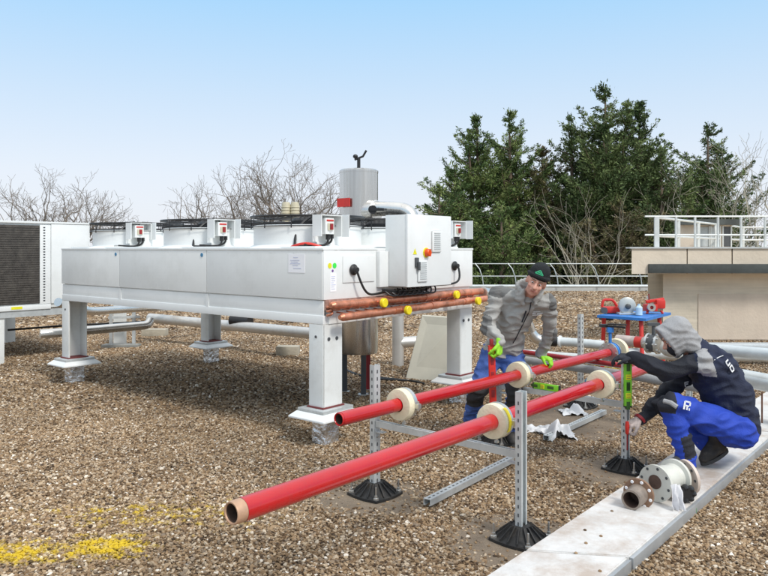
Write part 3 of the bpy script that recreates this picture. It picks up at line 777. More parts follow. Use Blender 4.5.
# header behind : grey pipe from behind man to the valve cluster
def lab(o, l, c, g=None): return tag(o, l, c, g)
hp = thing('grey_pipe', P(590,343,8.6), 'pale grey insulated pipe with black coupling running to the valves', 'pipe')
mb = MB(); mb.tube([P(556,341,8.6), P(604,345,8.35)], .052, 24); obj('barrel', mb, mat('pale_jacket',(.58,.62,.62),.4,.2), hp)
mb = MB(); mb.tube([P(549,341,8.62), P(557,341.5,8.6)], .062, 22); obj('sleeve', mb, BLACK, hp)
mb = MB(); mb.lathe([(.04,-.012),(.07,-.012),(.07,.012),(.04,.012)], P(560,341.5,8.58), P(604,345,8.35)-P(556,341,8.6), 28, closed=True); obj('band', mb, WHITE, hp)
wp = thing('white_elbow_pipe', P(530,340,8.65), 'shiny pale pipe leaving the copper headers and bending down behind the standing worker', 'pipe')
mb = MB(); st_ = W(-.08,2.44,1.22)
pts = rounded([st_, P(502,297,8.35), P(528,320,8.6), P(533,341,8.65), P(551,341,8.62)], .16)
mb.tube(pts, .062, 22); obj('jacket', mb, CHROME, wp)
# thin dark-red pipe and grey pipes crossing behind red pipes
mb = MB(); mb.tube([P(500,348,7.9), P(524,352,7.6), P(648,369,6.75)], .024, 16); lab(obj('thin_red_pipe', mb, REDD), 'thin dark red pipe crossing behind the two large red pipes', 'pipe')
mb = MB(); mb.tube([P(505,357,7.9), P(640,377,6.9), P(700,388,6.4)], .042, 20); lab(obj('lower_grey_pipe', mb, mat('grey_insulation',(.30,.31,.31),.7,bump=.3)), 'dull grey insulated pipe running low behind the thin red pipe', 'pipe')
mb = MB(); mb.tube([P(500,351,9.2), P(575,357,8.9), P(690,368,8.3)], .045, 20); lab(obj('back_white_pipe', mb, MATS['pale_jacket']), 'pale pipe running just above the dull grey one', 'pipe')
# butterfly valve at the end of the rear red pipe
vv = thing('butterfly_valve', P(609,350,7.3), 'flanged valve with black lever at the far end of the rear red pipe', 'valve')
mb = MB(); c = b2+d2*.03; flange(mb, c, d2, .10, .02, 8, .010); flange(mb, c+d2*.085, d2, .10, .02, 8, .010); mb.lathe([(0,0),(.06,0),(.06,.09),(0,.09)], c, d2, 24); obj('flange', mb, ZINC, vv)
mb = MB(); mb.lathe([(.05,-.018),(.098,-.018),(.098,.018),(.05,.018)], c+d2*.043, d2, 30, closed=True); mb.tube([c+d2*.043+ZZ*.09, c+d2*.043+ZZ*.23], .016, 12); mb.box(c+d2*.043+ZZ*.225, (.06,.05,.05)); obj('valve_body', mb, BLUE, vv)
mb = MB(); q = c+d2*.043+ZZ*.262; mb.bar(q-Dx*.11, q+Dx*.16, .03, .018, ZZ, .004); mb.box(q-Dx*.07, (.07,.06,.03)); mb.bar(q-Dx*.02+ZZ*.02, q+Dx*.17+ZZ*.025, .02, .012, ZZ, .003); obj('lever', mb, BLACK, vv)
mb = MB(); mb.lathe([(.04,0),(.12,0),(.125,.02),(.125,.05),(.12,.06),(.04,.06)], c+d2*.16, d2, 36, closed=True); obj('cream_ring', mb, CREAM, vv)
# pipe between valve and second valve
pv = thing('steel_pipe', P(635,342,7.75), 'bare steel pipe with red band between the two valves', 'pipe')
e0, e1 = P(617,340,7.75), P(648,343,7.5); dd = (e1-e0).normalized()
mb = MB(); mb.tube([e0, e1], .058, 26); obj('barrel', mb, mat('pinkish_steel',(.50,.42,.38),.5,.3,var=.2,vscale=12), pv)
mb = MB(); mb.lathe([(.0585,0),(.0600,0),(.0600,.08),(.0585,.08)], e0.lerp(e1,.62), dd, 28, closed=True); obj('red_band', mb, RED, pv)
v2 = thing('flanged_valve', P(655,342,7.45), 'flanged control valve with black studs in front of the hooded worker', 'valve')
c = e1+dd*.01
mb = MB(); flange(mb, c, dd, .105, .022, 8, .011); flange(mb, c+dd*.10, dd, .105, .022, 8, .011); obj('flange', mb, ZINC, v2)
mb = MB(); mb.lathe([(0,.0),(.08,.0),(.09,.02),(.09,.08),(.08,.1),(0,.1)], c, dd, 26); mb.tube([c+dd*.05+ZZ*.08, c+dd*.05+ZZ*.19], .018, 12); mb.box(c+dd*.05+ZZ*.2, (.12,.05,.03)); obj('valve_body', mb, DKGREY, v2)
mb = MB(); c3 = c+dd*.16; mb.ell(c3+dd*.08-ZZ*.03, (.12,.09,.09)); mb.tube([c3, c3+dd*.3], .058, 22); flange(mb, c3+dd*.28, dd, .10, .022, 8, .011); obj('cast_body', mb, mat('cast_grey',(.55,.53,.48),.5,.2,dirt_or_sheen=(.4,.33,.25),dscale=9), v2)
mb = MB(); mb.tube([c3+dd*.3, P(720,350,7.0), P(800,357,6.3)], .055, 24); lab(obj('pale_pipe', mb, MATS['pale_jacket']), 'pale pipe continuing from the flanged valve behind the hooded worker', 'pipe')
# horizontal ducts on the right, behind the crouching worker
mb = MB(); mb.box((P(760,346,10.6)+V3((1.2,0,-.02))), (5.4,.28,.115), bev=.02); lab(obj('flat_duct', mb, GALV), 'flat galvanised cable duct in front of the building wall', 'duct')
mb = MB(); mb.tube([P(600,353,9.6), P(760,356,9.2), P(860,358,9.0)], .072, 26); lab(obj('large_pipe', mb, mat('white_jacket',(.62,.65,.64),.35,.35)), 'thick pale jacketed pipe just below the flat duct at right', 'pipe')
mb = MB(); mb.tube([P(712,372,7.2), P(768,383,6.75), P(860,401,6.1)], .085, 26); 
wj = lab(obj('white_jacketed_pipe', mb, MATS['white_jacket']), 'thick white pipe at right edge behind the crouching worker', 'pipe')
mb = MB()
for px in (762, 800):
    q = P(px, 392, 6.7); mb.tube([q, V3((q.x,q.y,.06))], .008, 8); mb.box(V3((q.x,q.y,.06)), (.14,.05,.03))
obj('support_rod', mb, RUST, wj)
# ================================================================== LEFT BACK PIPES under the units
lp = thing('jacketed_pipe', P(100,310,11), 'jacketed aluminium pipe bending under the left end of the dry cooler', 'pipe')
mb = MB(); mb.tube(rounded([P(58,302,10.2), P(84,312,10.9), P(150,307.5,12.6), P(330,303,17)], .35), .062, 20); obj('jacket', mb, CHROME, lp)
lp = thing('jacketed_pipe', P(110,328,10.4), 'short jacketed aluminium pipe with capped end low under the dry cooler', 'pipe')
mb = MB(); mb.tube(rounded([P(40,334,9.6), P(69,332,9.8), P(149,325,10.6), P(151,319,10.65)], .08), .062, 20); obj('jacket', mb, CHROME, lp)
lp = thing('jacketed_pipe', P(230,326,12), 'long jacketed aluminium pipe passing behind the tank legs', 'pipe')
mb = MB(); mb.tube(rounded([P(150,318,13.3), P(224,325,12.2), P(330,335,10.6)], .4), .085, 20); obj('jacket', mb, CHROMED, lp)
for px, yb, d_ in ((232,322,12.3), (238,322,12.4)): pass
mb = MB(); mb.tube([P(232,320,12.05), P(250,322,11.9)], .1, 20); lab(obj('pipe_sleeve', mb, BLACK), 'short black sleeve on the long jacketed pipe', 'sleeve')
vp = thing('vertical_pipe', G(397,367), 'vertical grey jacketed pipe rising beside the leaning board', 'pipe')
g = G(398,366); mb = MB(); mb.tube([g+ZZ*.0, g+ZZ*.95], .085, 24); mb.tube(rounded([g+ZZ*.34+V3((.02,0,0)), g+V3((.5,.1,.36)), g+V3((.95,.4,.42))], .1), .078, 22); obj('jacket', mb, CHROMED, vp)
# small strut posts with base, blocks
g = G(111,348)
t = thing('pipe_trestle', g, 'small trestle of two thin posts on a flat base under the jacketed pipes', 'support')
mb = MB(); mb.bar(g+V3((.0,0,.04)), g+V3((.0,0,.62)), .05,.04); mb.bar(g+V3((.34,.15,.04)), g+V3((.34,.15,.62)), .05,.04); mb.bar(g+V3((-.05,0,.52)), g+V3((.44,.17,.52)), .04,.04); obj('post', mb, GALV, t)
mb = MB(); mb.box(g+V3((.16,.05,.03)), (.62,.22,.06), bev=.01); obj('base', mb, mat('dull_pad',(.25,.25,.23),.8), t)
g = G(120,345); mb = MB(); mb.box(g+V3((0,0,.40)), (.18,.14,.80)); lab(obj('steel_post', mb, LEGM), 'stout grey steel post under the far side of the units', 'post')
for (px,py,wd,lb) in ((153,337,.46,'low concrete block left under the dry cooler'), (287,356,.36,'low concrete block between the dry cooler legs')):
    g = G(px,py); mb = MB(); mb.box(g+V3((0,.12,.07)), (wd,.24,.15), bev=.012); lab(obj('concrete_block', mb, CONC), lb, 'block')
# leaning board
A_, B_, C_, D_ = P(420,319,9.7), P(458,326,9.6), G(444,383), G(406,378)
Cx, Dx_ = G(455,384), G(406,378)
B0_, B1_ = G(406,379), G(463,385); tp = V3((0,.62,.0)); mb = MB(); mb.prism([B0_, B1_, B1_+V3((.02,.30,.80)), B0_+V3((.23,.30,.80))], (0,.03,.012)); lab(obj('leaning_board', mb, BOARD), 'large pale board leaning under the dry cooler beside its far leg', 'board')
# black cables/hoses around the tank feet
mb = MB()
for k in range(3): mb.tube(bez(G(345+k*3,369+k*2,.02), G(375,385-k*3,.02), G(405,378,.02), G(420+k*3,382+k,.02)), .012, 6)
lab(obj('hose_coil', mb, BLACK), 'black cables lying on gravel around the tank feet', 'cable')
g = G(62,333); mb = MB(); mb.tube([P(8,330,12.5), P(60,326,12.5), P(140,322,12.5)], .018, 8); lab(obj('black_cable', mb, BLACK), 'thin black cable strung under the far left unit', 'cable')

# ================================================================== TOOL TABLE
tb = thing('work_table', G(632,374), 'blue topped folding work table on red legs', 'table')
tc_ = P(633,314.6,9.8); z_t = tc_.z
mb = MB(); mb.prism([P(597,315,9.75), P(646,318.5,9.35), P(671,312.5,10.15), P(625,310.5,10.5)], (0,0,-.035)); obj('table_top', mb, BLUE, tb)
for a_, b_ in ((P(628,320,9.7), G(627,377)), (P(641,320,9.5), G(643,381)), (P(659,315,10.0), G(664,372)), (P(604,318,9.8), G(602,373))):
    a_ = V3((a_.x,a_.y,z_t-.04)); mb = MB(); mb.tube([a_, b_], .028, 14); obj('leg', mb, mat('silver_leg',(.5,.5,.5),.4,.5) if b_.x < 2.95 and a_.x<2.97 and b_ == G(602,373) else RED, tb)
mb = MB(); mb.box(V3((P(606,316,9.9).x, 9.9, z_t-.06)), (.16,.12,.05)); mb.box(V3((P(633,316,9.9).x, 9.9, z_t-.06)), (.3,.2,.04)); obj('leg_socket', mb, BLACK, tb)
zt = z_t
def at_t(px, d): return V3(((px-384)/F*d, d, zt))
q = at_t(609, 10.0)
pt = thing('power_tool', q, 'red threading tool with curved handle on left of the blue table', 'power tool')
mb = MB(); mb.box(q+V3((.02,0,.05)), (.24,.14,.09), bev=.03); mb.tube(rounded([q+V3((-.1,0,.09)), q+V3((-.08,0,.19)), q+V3((.05,0,.19)), q+V3((.11,0,.10))], .04), .018, 10); obj('body', mb, RED, pt)
mb = MB(); mb.lathe([(0,0),(.045,0),(.045,.03),(0,.03)], q+V3((-.09,-.06,.045)), V3((0,-1,0)), 20); obj('chuck', mb, DKGREY, pt)
q = at_t(627, 9.85)
cs = thing('cut_off_saw', q, 'grey round saw guard with dark hub standing on the blue table', 'saw')
mb = MB(); mb.lathe([(0,0),(.09,0),(.115,.012),(.115,.05),(.10,.06),(0,.06)], q+V3((0,.03,.118)), V3((0,-1,0)), 40); obj('blade_guard', mb, mat('saw_grey',(.48,.50,.48),.4,.3), cs)
mb = MB(); mb.lathe([(0,0),(.035,0),(.035,.03),(.02,.04),(0,.04)], q+V3((0,-.03,.11)), V3((0,-1,0)), 24); obj('hub', mb, DKGREY, cs)
mb = MB(); mb.box(q+V3((0,.05,.012)), (.24,.2,.024)); mb.box(q+V3((.05,.1,.07)), (.12,.08,.1), bev=.02); obj('base', mb, GALV, cs)
q = at_t(639, 9.75); mb = MB(); mb.lathe([(0,0),(.045,0),(.045,.1),(.02,.13),(.02,.15),(0,.15)], q, n=18); lab(obj('plastic_bottle', mb, mat('pale_blue_plastic',(.50,.66,.75),.35)), 'pale blue bottle between the saw and the red machine', 'bottle')
q = at_t(653, 10.0)
rm = thing('threading_machine', q, 'red pipe threading machine with upright lever on right of the blue table', 'machine')
mb = MB(); mb.box(q+V3((-.04,0,.08)), (.16,.16,.10), bev=.02); mb.box(q+V3((.09,0,.13)), (.13,.14,.13), bev=.03); mb.bar(q+V3((-.1,0,.16)), q+V3((.15,0,.20)), .05,.04, bev=.01)
for i in (-1,1): mb.bar(q+V3((i*.09,-.05,.04)), q+V3((i*.11,-.07,.0)), .025,.025)
obj('body', mb, RED, rm)
mb = MB(); mb.lathe([(.025,0),(.055,0),(.055,.04),(.025,.04)], q+V3((-.06,-.08,.09)), V3((0,-1,0)), 24, closed=True); obj('die_head', mb, ZINC, rm)
mb = MB(); mb.tube([q+V3((-.05,0,.14)), q+V3((-.06,0,.27))], .008, 8); obj('lever', mb, REDD, rm)
# ================================================================== SPIRIT LEVELS
def level(a, b, w, h, m, side, label, name='spirit_level', vials=(.5,), wdir=None):
    a, b = V3(a), V3(b); d = (b-a).normalized(); u = V3(side).normalized(); x = u.cross(d).normalized()
    t = thing(name, (a+b)/2, label, 'spirit level'); L_ = (b-a).length
    mb = MB(); mb.box((a+b)/2, (w, h, L_), (x, u, d), .003); obj('frame', mb, m, t)
    mb = MB()
    for e in (a, b): mb.box(e, (w*1.03, h*1.05, .012), (x, u, d), .002)
    obj('end_cap', mb, BLACK if m is GREEN else RED, t)
    for k in vials:
        mb = MB(); mb.box(a.lerp(b, k), (w*.7, h+.006, w*.7), (x, u, d), .003); v_ = obj('vial', mb, STK_Y, t)
        for s in (-1, 1):
            mb = MB(); mb.box(a.lerp(b, k)+d*s*w*.15, (w*.5, h+.008, .003), (x, u, d)); obj('vial_mark', mb, DKGREY, v_)
        for s in (-1,1):
            mb = MB(); mb.box(a.lerp(b, k)+d*s*.075, (w*.5, h+.003, .06), (x, u, d), .002); obj('grip_slot', mb, mat('level_dark',(.05,.12,.02) ) if m is GREEN else REDD, t)
    return t
Rp2 = frame_posts()[1][1]
level(Rp2+V3((-.002,-.055,.50)), Rp2+V3((-.002,-.055,.83)), .058, .024, GREEN, (0.1,-1,0), 'green level held upright against the post by the hooded worker', vials=(.68,.25))
level(P(493,405,5.86), P(491.5,346,5.86), .055, .024, RED, (.15,-1,0), 'red level held upright by the standing worker', vials=(.9,.35))
Lp2 = frame_posts()[1][0]; q1 = Lp2+BD*.36+ZZ*(BARZ+.05); q2 = Lp2+BD*.60+ZZ*(BARZ+.05)
level(q1, q2, .05, .022, GREEN, BP*-1, 'short green level lying on the middle frame crossbar', vials=(.36,))
# ================================================================== PLASTIC SHEET SCRAPS
def crumple(px, py, sx, sy, h, label, seed):
    g = G(px,py); mb = MB(); n = 22; vs = []
    for i in range(n):
        row = []
        for j in range(n):
            u_, v_ = i/(n-1)*2-1, j/(n-1)*2-1
            r_ = math.hypot(u_, v_); f = max(0, 1-r_*r_*.6)
            e = noise.noise(V3((u_*1.8, v_*1.8, seed)))
            z_ = max(0,noise.noise(V3((u_*1.4, v_*1.4, seed+5)))+.25)*h*1.5*f + abs(noise.noise(V3((u_*3.5, v_*3.5, seed+9))))*h*.35+.012
            row.append(mb.bm.verts.new(g+V3((u_*sx*(1+.6*e)*(1-.3*abs(v_)), v_*sy*(1+.7*noise.noise(V3((u_*2,v_*2,seed+3)))), z_))))
        vs.append(row)
    for i in range(n-1):
        for j in range(n-1): mb._f([vs[i][j], vs[i+1][j], vs[i+1][j+1], vs[i][j+1]])
    lab(obj('plastic_sheet', mb, PLAST, sharp=80), label, 'plastic sheet', 'white plastic wrapping scraps')
PLAST = mat('thin_white_plastic', (.72,.73,.74), .35, var=.05)
crumple(558,436,.17,.18,.13,'crumpled white plastic wrap standing up beside the loose rail',1)
crumple(535,431,.13,.12,.05,'flat scrap of white plastic left of the crumpled wrap',4)
crumple(573,414,.16,.13,.08,'white plastic wrap lying behind the front red pipe',8)
# ================================================================== WALKWAY SLABS
WKM = mat('walkway_white', (.63,.62,.60), .75, var=.10, vscale=5, bump=.2, bscale=25, dirt_or_sheen=(.40,.31,.24), dscale=3.3, damt=.75, dlo=.44)
WKE = mat('walkway_edge', (.45,.47,.48), .45, .5, var=.1)
wl0, wl1 = V3((.30,3.32,0)), V3((4.9,8.85,0)); wr0, wr1 = V3((.84,3.26,0)), V3((5.33,8.60,0))
sl_lab = ['stained white walkway slab nearest the camera', 'stained white walkway slab with the flanged valve and boots on it', 'pale walkway slab running off behind the crouching worker']
cuts = [(0, .098), (.1005, .58), (.5825, 1.0)]
for (c0, c1), lb in zip(cuts, sl_lab):
    t = thing('walkway_slab', wl0.lerp(wl1,(c0+c1)/2), lb, 'walkway slab', 'slabs of the white walkway')
    mb = MB(); z0, z1 = .006, .082
    poly = [wl0.lerp(wl1,c0), wr0.lerp(wr1,c0), wr0.lerp(wr1,c1), wl0.lerp(wl1,c1)]
    mb.prism([p+ZZ*z0 for p in poly], ZZ*(z1-z0))
    bmesh.ops.bevel(mb.bm, geom=mb.bm.edges[:], offset=.006, segments=2, affect='EDGES'); obj('top_plate', mb, WKM, t)
    mb = MB(); e0_, e1_ = poly[1], poly[2]; nn = (e1_-e0_).normalized(); sd = V3((nn.y,-nn.x,0))
    mb.box((e0_+e1_)/2+sd*.012+ZZ*.040, (.022, (e1_-e0_).length-.01, .066), (sd, nn, ZZ), .003); obj('edge_rail', mb, WKE, t)
for k, (px, py) in enumerate(((585,530),(586,543),(601,536),(576,553),(612,511),(600,571))):
    g = G(px,py,.084); mb = MB(); mb.ell(g, (.010,.012,.006), u=8, v=5); lab(obj('pebble', mb, STONE), 'small dark pebble lying on the front walkway slab', 'pebble', 'pebbles on the walkway')
# ================================================================== FLANGED VALVE ON THE WALKWAY
fvp = G(660,497,.084); fv = thing('valve_casting', fvp, 'grey cast valve with flanges lying on the white walkway beside a boot', 'valve')
VD = V3((.86,.50,0)).normalized(); VD = (VD+ZZ*.02).normalized()
CAST = mat('cast_primer', (.60,.60,.54), .42, var=.08, vscale=6, dirt_or_sheen=(.4,.38,.32), dscale=8, damt=.4)
c0 = P(636,487,4.92)
mb = MB(); x_, y_, z_ = frame_from(VD)
nose = P(631,500,4.46); ND = (P(644,489,4.62)-nose).normalized(); SC = .86
mb.lathe([(.058,0),(.062,.0),(.060,.05),(.064,.08),(.064,.115),(.05,.115),(.05,0)], nose, ND, 34, closed=True); obj('spigot', mb, mat('worn_steel',(.30,.25,.21),.5,.5,var=.25,vscale=20), fv)
mb = MB(); mb.lathe([(.0495,.004),(.0495,.11),(0,.11)], nose, ND, 30); obj('bore', mb, RUSTIN, fv)
mb = MB(); c_ = nose+ND*.115; mb.lathe([(0,0),(.096,0),(.096,.018),(0,.018)], c_, ND, 44)
rf = obj('rusty_flange', mb, mat('rust_face',(.28,.17,.11),.65,.3,var=.3,vscale=16), fv)
mb = MB(); xx, yy, _ = frame_from(ND)
for k in range(8):
    a = 2*math.pi*k/8+.3; q = c_+(xx*math.cos(a)+yy*math.sin(a))*.080; mb.lathe([(0,0),(.009,0),(.011,.003),(0,.003)], q-ND*.003, ND, 12)
obj('bolt_hole', mb, PAPER, rf)
B0 = P(655,491,4.60); BDv = V3((.80,.60,0)).normalized(); B0.z = .084+.118
mb = MB()
mb.lathe([(0,0),(.116,0),(.116,.020),(.088,.026),(.078,.05),(.088,.09),(.094,.12),(.088,.15),(.080,.19),(.09,.206),(.116,.21),(.116,.232),(0,.232)], B0, BDv, 48); bd = obj('cast_body', mb, CAST, fv)
mb = MB(); xx, yy, _ = frame_from(BDv); 
for hgt in (-.0015, ):
    for k in range(8):
        a = 2*math.pi*k/8+.2; q = B0+(xx*math.cos(a)+yy*math.sin(a))*.097+BDv*hgt; mb.lathe([(0,0),(.009,0),(.009,.002),(0,.002)], q-BDv*.002, BDv, 12)
obj('bolt_hole', mb, DKGREY, bd)
mb = MB(); mb.lathe([(0,-.002),(.045,-.002),(.045,.002),(0,.002)], B0-BDv*.001-xx*.0+ZZ*.01, BDv, 26); obj('opening', mb, RUSTIN, bd)
mb = MB(); c4 = B0+BDv*.285+V3((.03,-.03,-.004)); D4 = (BDv+V3((.2,-.3,.12))).normalized(); mb.lathe([(.05,0),(.112,0),(.112,.020),(.05,.020)], c4, D4, 44, closed=True); rg_ = obj('loose_flange', mb, mat('pink_primer',(.62,.52,.45),.55,var=.12,vscale=9), fv)
mb = MB(); xx, yy, _ = frame_from(D4)
for k in range(8):
    a = 2*math.pi*k/8; q = c4+(xx*math.cos(a)+yy*math.sin(a))*.086; mb.lathe([(0,0),(.009,0),(.009,.004),(0,.004)], q-D4*.004, D4, 12)
obj('bolt_hole', mb, DKGREY, rg_)
q = P(686,503,4.60); q.z = .084+.058
mb = MB()
for k in range(7):
    a = 2*math.pi*k/7; mb.ell(q+V3((math.cos(a)*.042, -.01, math.sin(a)*.04)), (.02,.03,.02), u=8, v=6)
mb.lathe([(0,-.02),(.045,-.02),(.045,.03),(0,.03)], q, V3((0,-1,0)), 20); obj('handwheel', mb, BLACK, fv)
q = P(677,497,4.47); q.z=.084+.075; mb = MB(); rows_ = []
for i in range(12):
    row_ = []
    for j in range(16):
        a_, b_ = i/11-.5, j/15-.5; nz_ = noise.noise(V3((a_*4, b_*3, 2)))
        row_.append(mb.bm.verts.new(q+V3((a_*(.055+.03*(.5-b_))+nz_*.012, -.012+.022*math.sin(a_*13+b_*3)*(.6-b_)+.05*(b_ if b_ > 0 else 0), b_*.15+nz_*.008))))
    rows_.append(row_)
for i in range(11):
    for j in range(15): mb._f([rows_[i][j], rows_[i+1][j], rows_[i+1][j+1], rows_[i][j+1]])
bmesh.ops.solidify(mb.bm, geom=mb.bm.faces[:], thickness=.003)
lab(obj('white_rag', mb, PAPER), 'white rag hanging on the grey cast valve', 'rag')
q = G(690,514,.0); mb = MB(); mb.box(q+ZZ*.03, (.07,.05,.04), bev=.01); lab(obj('green_strap', mb, mat('green_strap',(.03,.25,.04),.6)), 'small green strap end beside the walkway edge', 'strap')

# ================================================================== BUILDING ON THE RIGHT
def bmat(name, base, alt, sc, strength):
    m = mat(name, base, .9, var=.12, vscale=1.2, bump=.25, bscale=18, dirt_or_sheen=alt, dscale=1.6, damt=.45)
    return m
BW1 = bmat('beige_boardmarked', (.70,.62,.49), (.74,.67,.55), 2, .3)
nt_ = BW1.node_tree   # horizontal board marks in the render coat
wv = nt_.nodes.new('ShaderNodeTexNoise'); mpn = nt_.nodes.new('ShaderNodeMapping'); mpn.inputs['Scale'].default_value = (.5,.5,9)
tcn = [n for n in nt_.nodes if n.type == 'TEX_COORD'][0]; nt_.links.new(tcn.outputs['Object'], mpn.inputs[0]); nt_.links.new(mpn.outputs[0], wv.inputs[0]); wv.inputs['Scale'].default_value = 2.2; wv.inputs['Detail'].default_value = 5
bc = nt_.nodes['Principled BSDF'].inputs['Base Color']; srcs = bc.links[0].from_socket
mxx = nt_.nodes.new('ShaderNodeMix'); mxx.data_type = 'RGBA'; mxx.blend_type = 'MULTIPLY'; mxx.inputs[0].default_value = .3
mrr = nt_.nodes.new('ShaderNodeMapRange'); mrr.inputs[1].default_value = .35; mrr.inputs[2].default_value = .65; mrr.inputs[3].default_value = .72; mrr.inputs[4].default_value = 1.12
nt_.links.new(wv.outputs[0], mrr.inputs[0]); nt_.links.new(srcs, mxx.inputs[6]); nt_.links.new(mrr.outputs[0], mxx.inputs[7]); nt_.links.new(mxx.outputs[2], bc)
BW2 = bmat('beige_panel', (.66,.56,.45), (.60,.52,.42), 2, .3)
PAR = bmat('parapet_beige', (.68,.59,.47), (.55,.47,.37), 2, .3)
FASC = mat('dark_fascia', (.055,.062,.058), .7, var=.3, vscale=1.5, dirt_or_sheen=(.10,.11,.10), dscale=3, damt=.5)
bl = thing('rooftop_building', V3((8.2,15,0)), 'beige rooftop building with projecting parapet and dark fascia', 'building')
YW = 13.3
def bx_(x0,x1,y0,y1,z0,z1,m,nm,bev=0,par=None):
    mb = MB(); mb.box(((x0+x1)/2,(y0+y1)/2,(z0+z1)/2),(x1-x0,y1-y0,z1-z0),bev=bev); return obj(nm, mb, m, par or bl)
def X(px, d): return (px-384)/F*d
def Zp(py, d): return H-(py-HY)/F*d
xw = X(663,YW); xr = 14.5
def wedge(x0,x1,y0,y1,z0,z1,m,nm,bev=0):
    sl_ = .76*(y1-y0); mb = MB(); mb.prism([(x0,y0,z0),(x1,y0,z0),(x1+sl_,y1,z0),(x0+sl_,y1,z0)], (0,0,z1-z0))
    return obj(nm, mb, m, bl)
wedge(xw, X(698,YW), YW, YW+6, 0, Zp(272,YW), BW1, 'wall')
wedge(X(698,YW)+.002, xr, YW+.004, YW+6, 0, 1.26, BW1, 'wall')
bx_(X(698,YW)+.0, xr, YW-.016, YW+.0035, .03, Zp(294,YW), BW2, 'wall_panel')
wedge(X(646,YW+.8), xw+.3, YW+.7, YW+5, 0, 1.22, BW1, 'recessed_wall')
bx_(X(646,YW+.8)-.02, xw-.01, YW+.66, YW+.72, .73, .79, WHITE, 'ledge')
YP = 12.9; zt0, zb0 = Zp(248.6,YP), Zp(274,YP)
xs_ = [X(631,YP), X(687,YP), X(732,YP), X(790,YP), xr]
for a_, b_ in zip(xs_, xs_[1:]): wedge(a_+.012, b_-.012, YP, YP+7, zb0, zt0, PAR, 'parapet_slab', .006)
bx_(X(631,YP)-.03, xr, YP-.03, YP+.2, zt0+.001, zt0+.03, EDGEM, 'coping')
pass
bx_(X(649,YP-.05), xr, YP-.06, YP-.004, Zp(273,YP), Zp(264,YP), FASC, 'fascia', .004)
# railing on the parapet
rg = thing('parapet_railing', V3((X(700,13.2),13.2,zt0)), 'white painted railing around the top of the beige building', 'railing')
YR = 13.1; zr = zt0+.03; zt1 = Zp(216.5,YR); zm = Zp(235,YR); x0r = X(655,YR)
def rpost(x, y, w_=.05, z1=None):
    mb = MB(); mb.box((x, y, (zr+(z1 or zt1))/2), (w_, .04, (z1 or zt1)-zr)); obj('post', mb, WRAIL, rg)
rpost(x0r+.03, YR, .085)
for px in (676, 695, 718, 741, 765, 790): rpost(X(px,YR), YR, .03)
for z_, xs0 in ((zt1, X(645,YR)), (zm, X(645,YR))):
    mb = MB(); mb.tube([(xs0, YR, z_), (xr, YR, z_)], .018, 10); obj('rail', mb, WRAIL, rg)
for z_ in (zt1-.015, zm-.015):
    mb = MB(); mb.tube([(x0r, YR, z_), (x0r+4.6, YR+6.0, z_)], .023, 10); mb.tube([(x0r+4.6, YR+6.0, z_), (xr+1, YR+6.0, z_)], .023, 10); obj('rail', mb, WRAIL, rg)
for k in range(1,6):
    f = k/5; rpost(x0r+4.6*f, YR+6.0*f, .055, zt1-.015)
for k in range(1,6): rpost(x0r+4.6+1.1*k, YR+6.0, .05, zt1-.015)
# shed on top
sh = thing('roof_hut', V3((X(707,16),16,zt0)), 'small beige hut with dark flat roof behind the white railing', 'hut')
ys = 17.
def hb(x0,x1,y0,y1,z0,z1,m,nm,par=None):
    mb = MB(); sl_ = .5*(y1-y0); mb.prism([(x0,y0,z0),(x1,y0,z0),(x1+sl_*.3,y1,z0),(x0+sl_,y1,z0)], (0,0,z1-z0)); return obj(nm, mb, m, par or sh)
hb(X(680,ys), X(732,ys), ys, ys+2.2, zt0-.2, Zp(225,ys), BW2, 'wall')
hb(X(676,ys), X(737,ys), ys-.2, ys+2.4, Zp(225,ys), Zp(219.5,ys), FASC, 'roof')
for a_, b_, m_ in ((697,708,VENT),(711,719,VENT),(723,730,DKGREY)):
    wd_ = hb(X(a_,ys), X(b_,ys), ys-.02, ys-.002, zt0+.05, Zp(227,ys), m_, 'window')
    hb(X(a_,ys)-.03, X(a_,ys), ys-.035, ys-.003, zt0, Zp(226,ys), WRAIL, 'frame', wd_); hb(X(b_,ys), X(b_,ys)+.03, ys-.035, ys-.003, zt0, Zp(226,ys), WRAIL, 'frame', wd_)
# small wall vent under the parapet corner
# ================================================================== ROOF EDGE RAILING
er = thing('roof_edge_railing', V3((5,29,.14)), 'galvanised guard railing along the far roof edge, posts leaning outwards', 'railing')
def lean(x):
    q = V3((x,29.1,.14)); mb = MB(); mb.tube([q, q+V3((-.05,.0,.4)), q+V3((-.16,.05,.75)), q+V3((-.34,.1,.98))], .021, 8); obj('post', mb, RAIL, er)
xp = -24.
xs = [X(px,29) for px in (484,517,559,600,643,690)]
for x in xs: lean(x)
stp = 1.5; x = xs[0]-stp
while x > -12: lean(x); x -= stp
x = xs[-1]+1.7
while x < 20: lean(x); x += 1.7
for z_, dx_ in ((1.10,.1),(.60,.03)):
    mb = MB(); mb.tube([(-12, 29.1+dx_, z_), (20, 29.1+dx_, z_)], .018, 8); obj('rail', mb, RAIL, er)
mb = MB(); mb.tube([(-12, 28.7, .22), (20, 28.7, .22)], .06, 10); lab(obj('edge_pipe', mb, MATS['pale_jacket']), 'pale conduit laid along the far roof edge', 'pipe')
